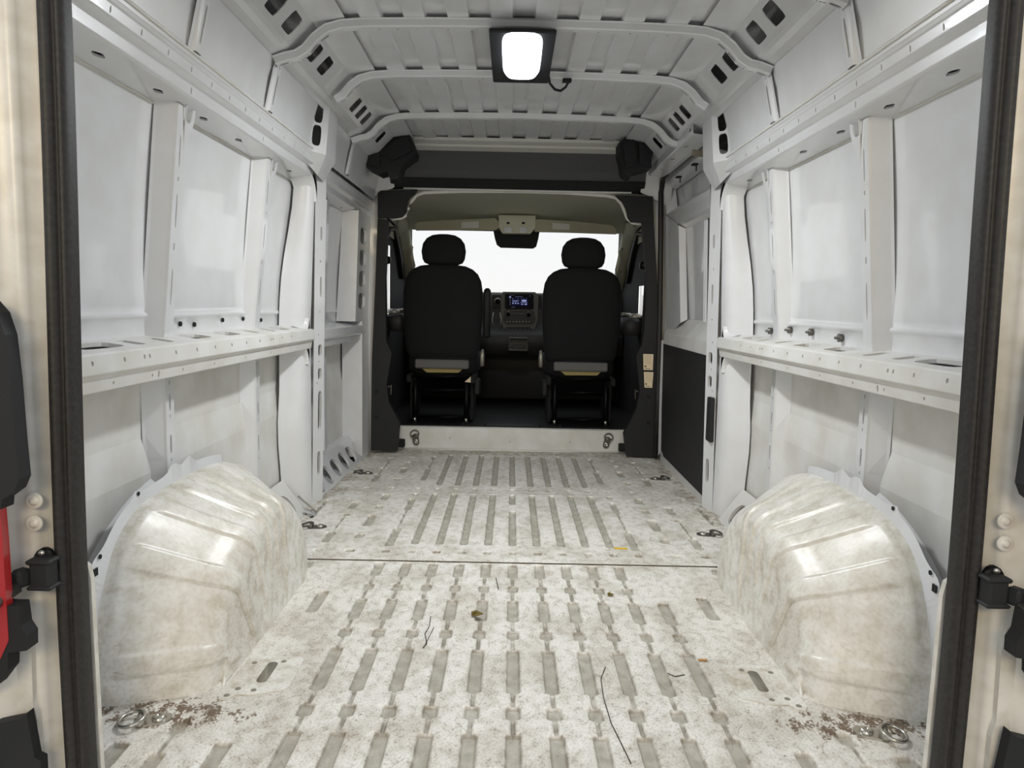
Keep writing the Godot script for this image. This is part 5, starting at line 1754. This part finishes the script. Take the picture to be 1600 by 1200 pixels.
# ---------------------------------------------------------------- around the rear doors
func build_rear_items() -> void:
	for s in [-1.0, 1.0]:
		var left: bool = s < 0
		var side := "left" if left else "right"
		# tail lamp with its black backing
		var o := thing("tail_lamp", "red tail lamp with black backing beside the " + ("left" if left else "right") + " rubber door seal", "tail lamp")
		var X := func(x: float) -> float: return s * x
		var st := S()
		var up := []
		for p in [[0.91, 0.93], [0.835, 0.905], [0.818, 0.885], [0.808, 0.85], [0.803, 0.78], [0.8, 0.68], [0.797, 0.62], [0.806, 0.6], [0.826, 0.585], [0.828, 0.57], [0.91, 0.565]]:
			up.append(Vector3(X.call(p[0] + (0.006 if left else 0.014)), p[1] - (0.01 if left else -0.01), -1.185))
		poly(st, up, Vector3(0, 0, 0.03))
		obj("upper_backing", st, M.trim, o)
		st = S()
		var dn := []
		for p in [[0.91, 0.44], [0.824, 0.41], [0.8, 0.41], [0.797, 0.375], [0.788, 0.36], [0.789, 0.335], [0.82, 0.33], [0.822, 0.3], [0.845, 0.27], [0.91, 0.24]]:
			dn.append(Vector3(X.call(p[0] + (0.016 if left else 0.03)), p[1] - (0.012 if left else -0.008), -1.185))
		poly(st, dn, Vector3(0, 0, 0.03))
		obj("lower_backing", st, M.black, o)
		st = S()
		var rd := []
		for p in [[0.92, 0.75], [0.84, 0.75], [0.837, 0.66], [0.832, 0.5], [0.831, 0.34], [0.85, 0.3], [0.92, 0.28]]:
			rd.append(Vector3(X.call(p[0] + (0.002 if left else 0.036)), p[1], -1.17))
		poly(st, rd, Vector3(0, 0, 0.016))
		obj("lens", st, M.red, o)
		# door check: bracket, block and rod
		var c := thing("door_check", "black door check with rod bolted to the " + side + " door post", "door check")
		var ctr := at_z(64 if left else 1557, 893 if left else 921, -1.215)
		st = S(true)
		var disc := []
		for k in 18:
			var w := TAU * k / 18
			disc.append(ctr + Vector3(cos(w) * 0.02, sin(w) * 0.034 + 0.004, -0.018))
		poly(st, disc, Vector3(0, 0, 0.01))
		obj("base_plate", st, M.gloss_black, c)
		st = S()
		box(st, ctr + Vector3(-s * 0.006, -0.002, 0.002), Vector3(0.034, 0.048, 0.03), Basis.IDENTITY, 0.004)
		box(st, ctr + Vector3(-s * 0.006, 0.021, 0.003), Vector3(0.042, 0.008, 0.034), Basis.IDENTITY, 0.003)
		box(st, ctr + Vector3(-s * 0.006, -0.024, 0.003), Vector3(0.042, 0.007, 0.034), Basis.IDENTITY, 0.003)
		obj("block", st, M.trim, c)
		st = S()
		box(st, ctr + Vector3(s * 0.024, -0.006, 0.014), Vector3(0.024, 0.03, 0.026), Basis(Vector3.UP, s * 0.4), 0.005)
		obj("swivel", st, M.trim, c)
		st = S(true)
		tube(st, [ctr + Vector3(s * 0.022, -0.018, 0.028), ctr + Vector3(s * 0.04, -0.036, 0.08), ctr + Vector3(s * 0.1, -0.085, 0.2)], 0.0095, 10)
		obj("rod", st, M.dull_steel, c, true)
		for y in [0.03, -0.03]:
			st = S(true)
			lathe(st, [Vector2(0.0055, 0.0), Vector2(0.005, 0.004), Vector2(0.0, 0.005)], ctr + Vector3(s * 0.002, y, -0.008), Basis(Vector3.RIGHT, PI / 2), 10)
			obj("bolt", st, M.steel, c, true)
		# paint covered screws on the post
		for q in [[52.5, 783, 1572.5, 815], [52.5, 818.5, 1571.5, 850]]:
			st = S(true)
			var p := at_z(q[0] if left else q[2], q[1] if left else q[3], -1.232)
			lathe(st, [Vector2(0.014, -0.004), Vector2(0.0135, 0.0), Vector2(0.0122, 0.0004), Vector2(0.0055, 0.0002), Vector2(0.0052, 0.003), Vector2(0.0035, 0.0035), Vector2(0.0, 0.0034)], p, Basis(Vector3.RIGHT, PI / 2), 16)
			var up2: bool = q[1] < 800
			var ob := whole("adjuster_plug", st, M.jamb, ("upper" if up2 else "lower") + " round cream plug on the " + side + " door post above the door check", "plug", "", true)
		# black corner of the bumper step
		st = S()
		var bp := []
		for p in [[0.845, 0.2], [0.832, 0.21], [0.822, 0.13], [0.812, 0.125], [0.812, 0.07], [0.828, 0.06], [0.826, -0.1], [0.93, -0.1], [0.93, 0.18]]:
			bp.append(Vector3(s * (p[0] + (0.006 if left else 0.02)), p[1] - 0.02, -1.215))
		poly(st, bp, Vector3(0, 0, 0.02))
		whole("bumper_corner", st, M.trim, "black plastic bumper corner at the foot of the " + side + " door post", "bumper part")
		# air vent flaps in the wall behind the wheel arch
		var v := thing("vent_flaps", "dark rubber vent flaps in the wall behind the " + side + " wheel arch", "vent")
		st = S()
		box(st, Vector3(s * 0.985, 0.18, -1.41), Vector3(0.02, 0.36, 0.2), Basis.IDENTITY, 0.004)
		obj("frame", st, M.black, v)
		for k in 3:
			st = S()
			box(st, Vector3(s * 0.965, 0.1 + 0.085 * k, -1.41), Vector3(0.008, 0.085, 0.18), Basis(Vector3(0, 0, 1), s * 0.5), 0.002)
			obj("flap", st, M.trim, v)

# ---------------------------------------------------------------- small things
func build_small_things() -> void:
	# rubber plugs along the right wall
	for q in [[1174, 511, "small grey plug above the right shelf, tight against the pillar"], [1202.5, 517, "small grey plug above the right shelf, between pillar and the front rib"], [1233, 515.5, "small grey plug above the right shelf, just behind the front rib"], [1266, 519, "small grey plug above the right shelf, between both ribs and closer to the front one"], [1312, 528, "largest grey plug above the right shelf, between both ribs and closer to the rear one"]]:
		var st := S(true)
		var p := at_x(q[0], q[1], 0.99)
		lathe(st, [Vector2(0.0, -0.012), Vector2(0.012, -0.008), Vector2(0.013, 0.004), Vector2(0.005, 0.007), Vector2(0.004, 0.016), Vector2(0.0, 0.018)], p, Basis(Vector3(0, 0, 1), PI / 2), 12)
		whole("wall_plug", st, M.dull_steel, q[2], "plug", "plugs above the right shelf", true)
	# left wall: small dark grommets at the same height
	for q in [[282, 506, "dark grommet above the left shelf, the one closest to the rear rib"], [304, 507, "dark grommet above the left shelf, second one on from the rear rib"], [348, 500, "dark grommet above the left shelf, alone midway between the two ribs"], [380, 498, "dark grommet above the left shelf, half hidden against the front rib"], [408, 500, "dark grommet above the left shelf, between the front rib and the pillar"]]:
		var st := S(true)
		var p := at_x(q[0], q[1], -0.995)
		lathe(st, [Vector2(0.0, -0.004), Vector2(0.007, -0.003), Vector2(0.008, 0.002), Vector2(0.0, 0.004)], p, Basis(Vector3(0, 0, 1), PI / 2), 10)
		whole("wall_grommet", st, M.black, q[2], "grommet", "grommets above the left shelf", true)
	# silver buckle on its strap
	var b := thing("buckle", "crumpled silver buckle hanging out of the left sill hole", "buckle", at_y(486, 806, 0.0))
	var st := S()
	box(st, Vector3(0.0, 0.012, 0.0), Vector3(0.035, 0.008, 0.05), Basis(Vector3.UP, 0.5) * Basis(Vector3.RIGHT, 0.2), 0.002)
	box(st, Vector3(-0.012, 0.018, 0.006), Vector3(0.008, 0.012, 0.05), Basis(Vector3.UP, 0.9), 0.002)
	obj("clasp", st, M.chrome, b)
	st = S(true)
	tube(st, [Vector3(0.018, 0.014, -0.02), Vector3(-0.02, 0.035, -0.04), Vector3(-0.045, 0.05, -0.05), Vector3(-0.07, 0.07, -0.055)], 0.004, 6)
	obj("strap", st, M.silver, b, true)
	# debris
	st = S()
	box(st, at_y(970, 857, 0.0055), Vector3(0.05, 0.002, 0.016), Basis(Vector3.UP, -0.05))
	whole("tape_strip", st, M.yellow, "strip of yellow tape on the middle floor panel", "tape")
	for q in [[745, 959, 0.017, "curled yellow leaf lying near the centre rib of the rear floor panel"], [954, 929, 0.01, "tiny yellow leaf scrap on the right of the rear floor panel"]]:
		st = S()
		var p := at_y(q[0], q[1], 0.004)
		var r: float = q[2]
		poly(st, [p + Vector3(-r, 0, -r * 0.6), p + Vector3(r * 0.2, 0.0, -r), p + Vector3(r * 1.1, 0.0, r * 0.1), p + Vector3(r * 0.1, 0.0, r * 0.9), p + Vector3(-r * 0.8, 0.0, r * 0.7)], Vector3(0, 0.002, 0))
		tri(st, p + Vector3(-r, 0.002, -r * 0.6), p + Vector3(r * 0.2, 0.012, -r * 0.2), p + Vector3(-r * 0.8, 0.002, r * 0.7))
		whole("leaf", st, M.leaf, q[3], "leaf")
	var twigs := [[[946, 1042, 939, 1060, 943, 1090, 955, 1130, 970, 1160, 986, 1193], 0.0011, "long thin dark hair of wire on the right of the rear floor panel"], [[673, 963, 671, 978, 664, 990, 667, 1005, 661, 1012], 0.0012, "short bent twig on the rear floor panel left of centre"], [[678, 980, 671, 994, 662, 1012], 0.001, "thin straight twig crossing the bent twig on the floor"], [[775, 903, 779, 921], 0.0012, "short rusty sliver beside the seam of the rear floor panel"], [[1043, 1052, 1055, 1057, 1070, 1054], 0.0012, "brown bent wire between two ribs near the right mounting plate"]]
	for q in twigs:
		st = S(true)
		var pts := []
		for i in range(0, q[0].size(), 2): pts.append(at_y(q[0][i], q[0][i + 1], 0.0016))
		tube(st, pts, q[1], 5)
		whole("twig", st, M.twig, q[2], "twig", "", true)
	st = S()
	box(st, at_y(1098, 1031, 0.003), Vector3(0.024, 0.003, 0.008), Basis(Vector3.UP, -0.1), 0.001)
	whole("wood_splinter", st, M.splinter, "pale wood splinter on the rib beside the right mounting plate", "splinter")
	st = S(true)
	var fp := at_z(136, 968, -1.36)
	loft(st, [oval(fp + Vector3(0, -0.03, 0), 0.006, 0.008, 2.5), oval(fp + Vector3(0, -0.02, 0), 0.012, 0.012, 2.5), oval(fp + Vector3(0, 0.02, 0), 0.01, 0.012, 2.5), oval(fp + Vector3(-0.002, 0.045, 0), 0.005, 0.008, 2.5)])
	whole("foam_scrap", st, M.yellow_foam, "scrap of yellow foam stuck behind the left door seal", "foam", "", true)
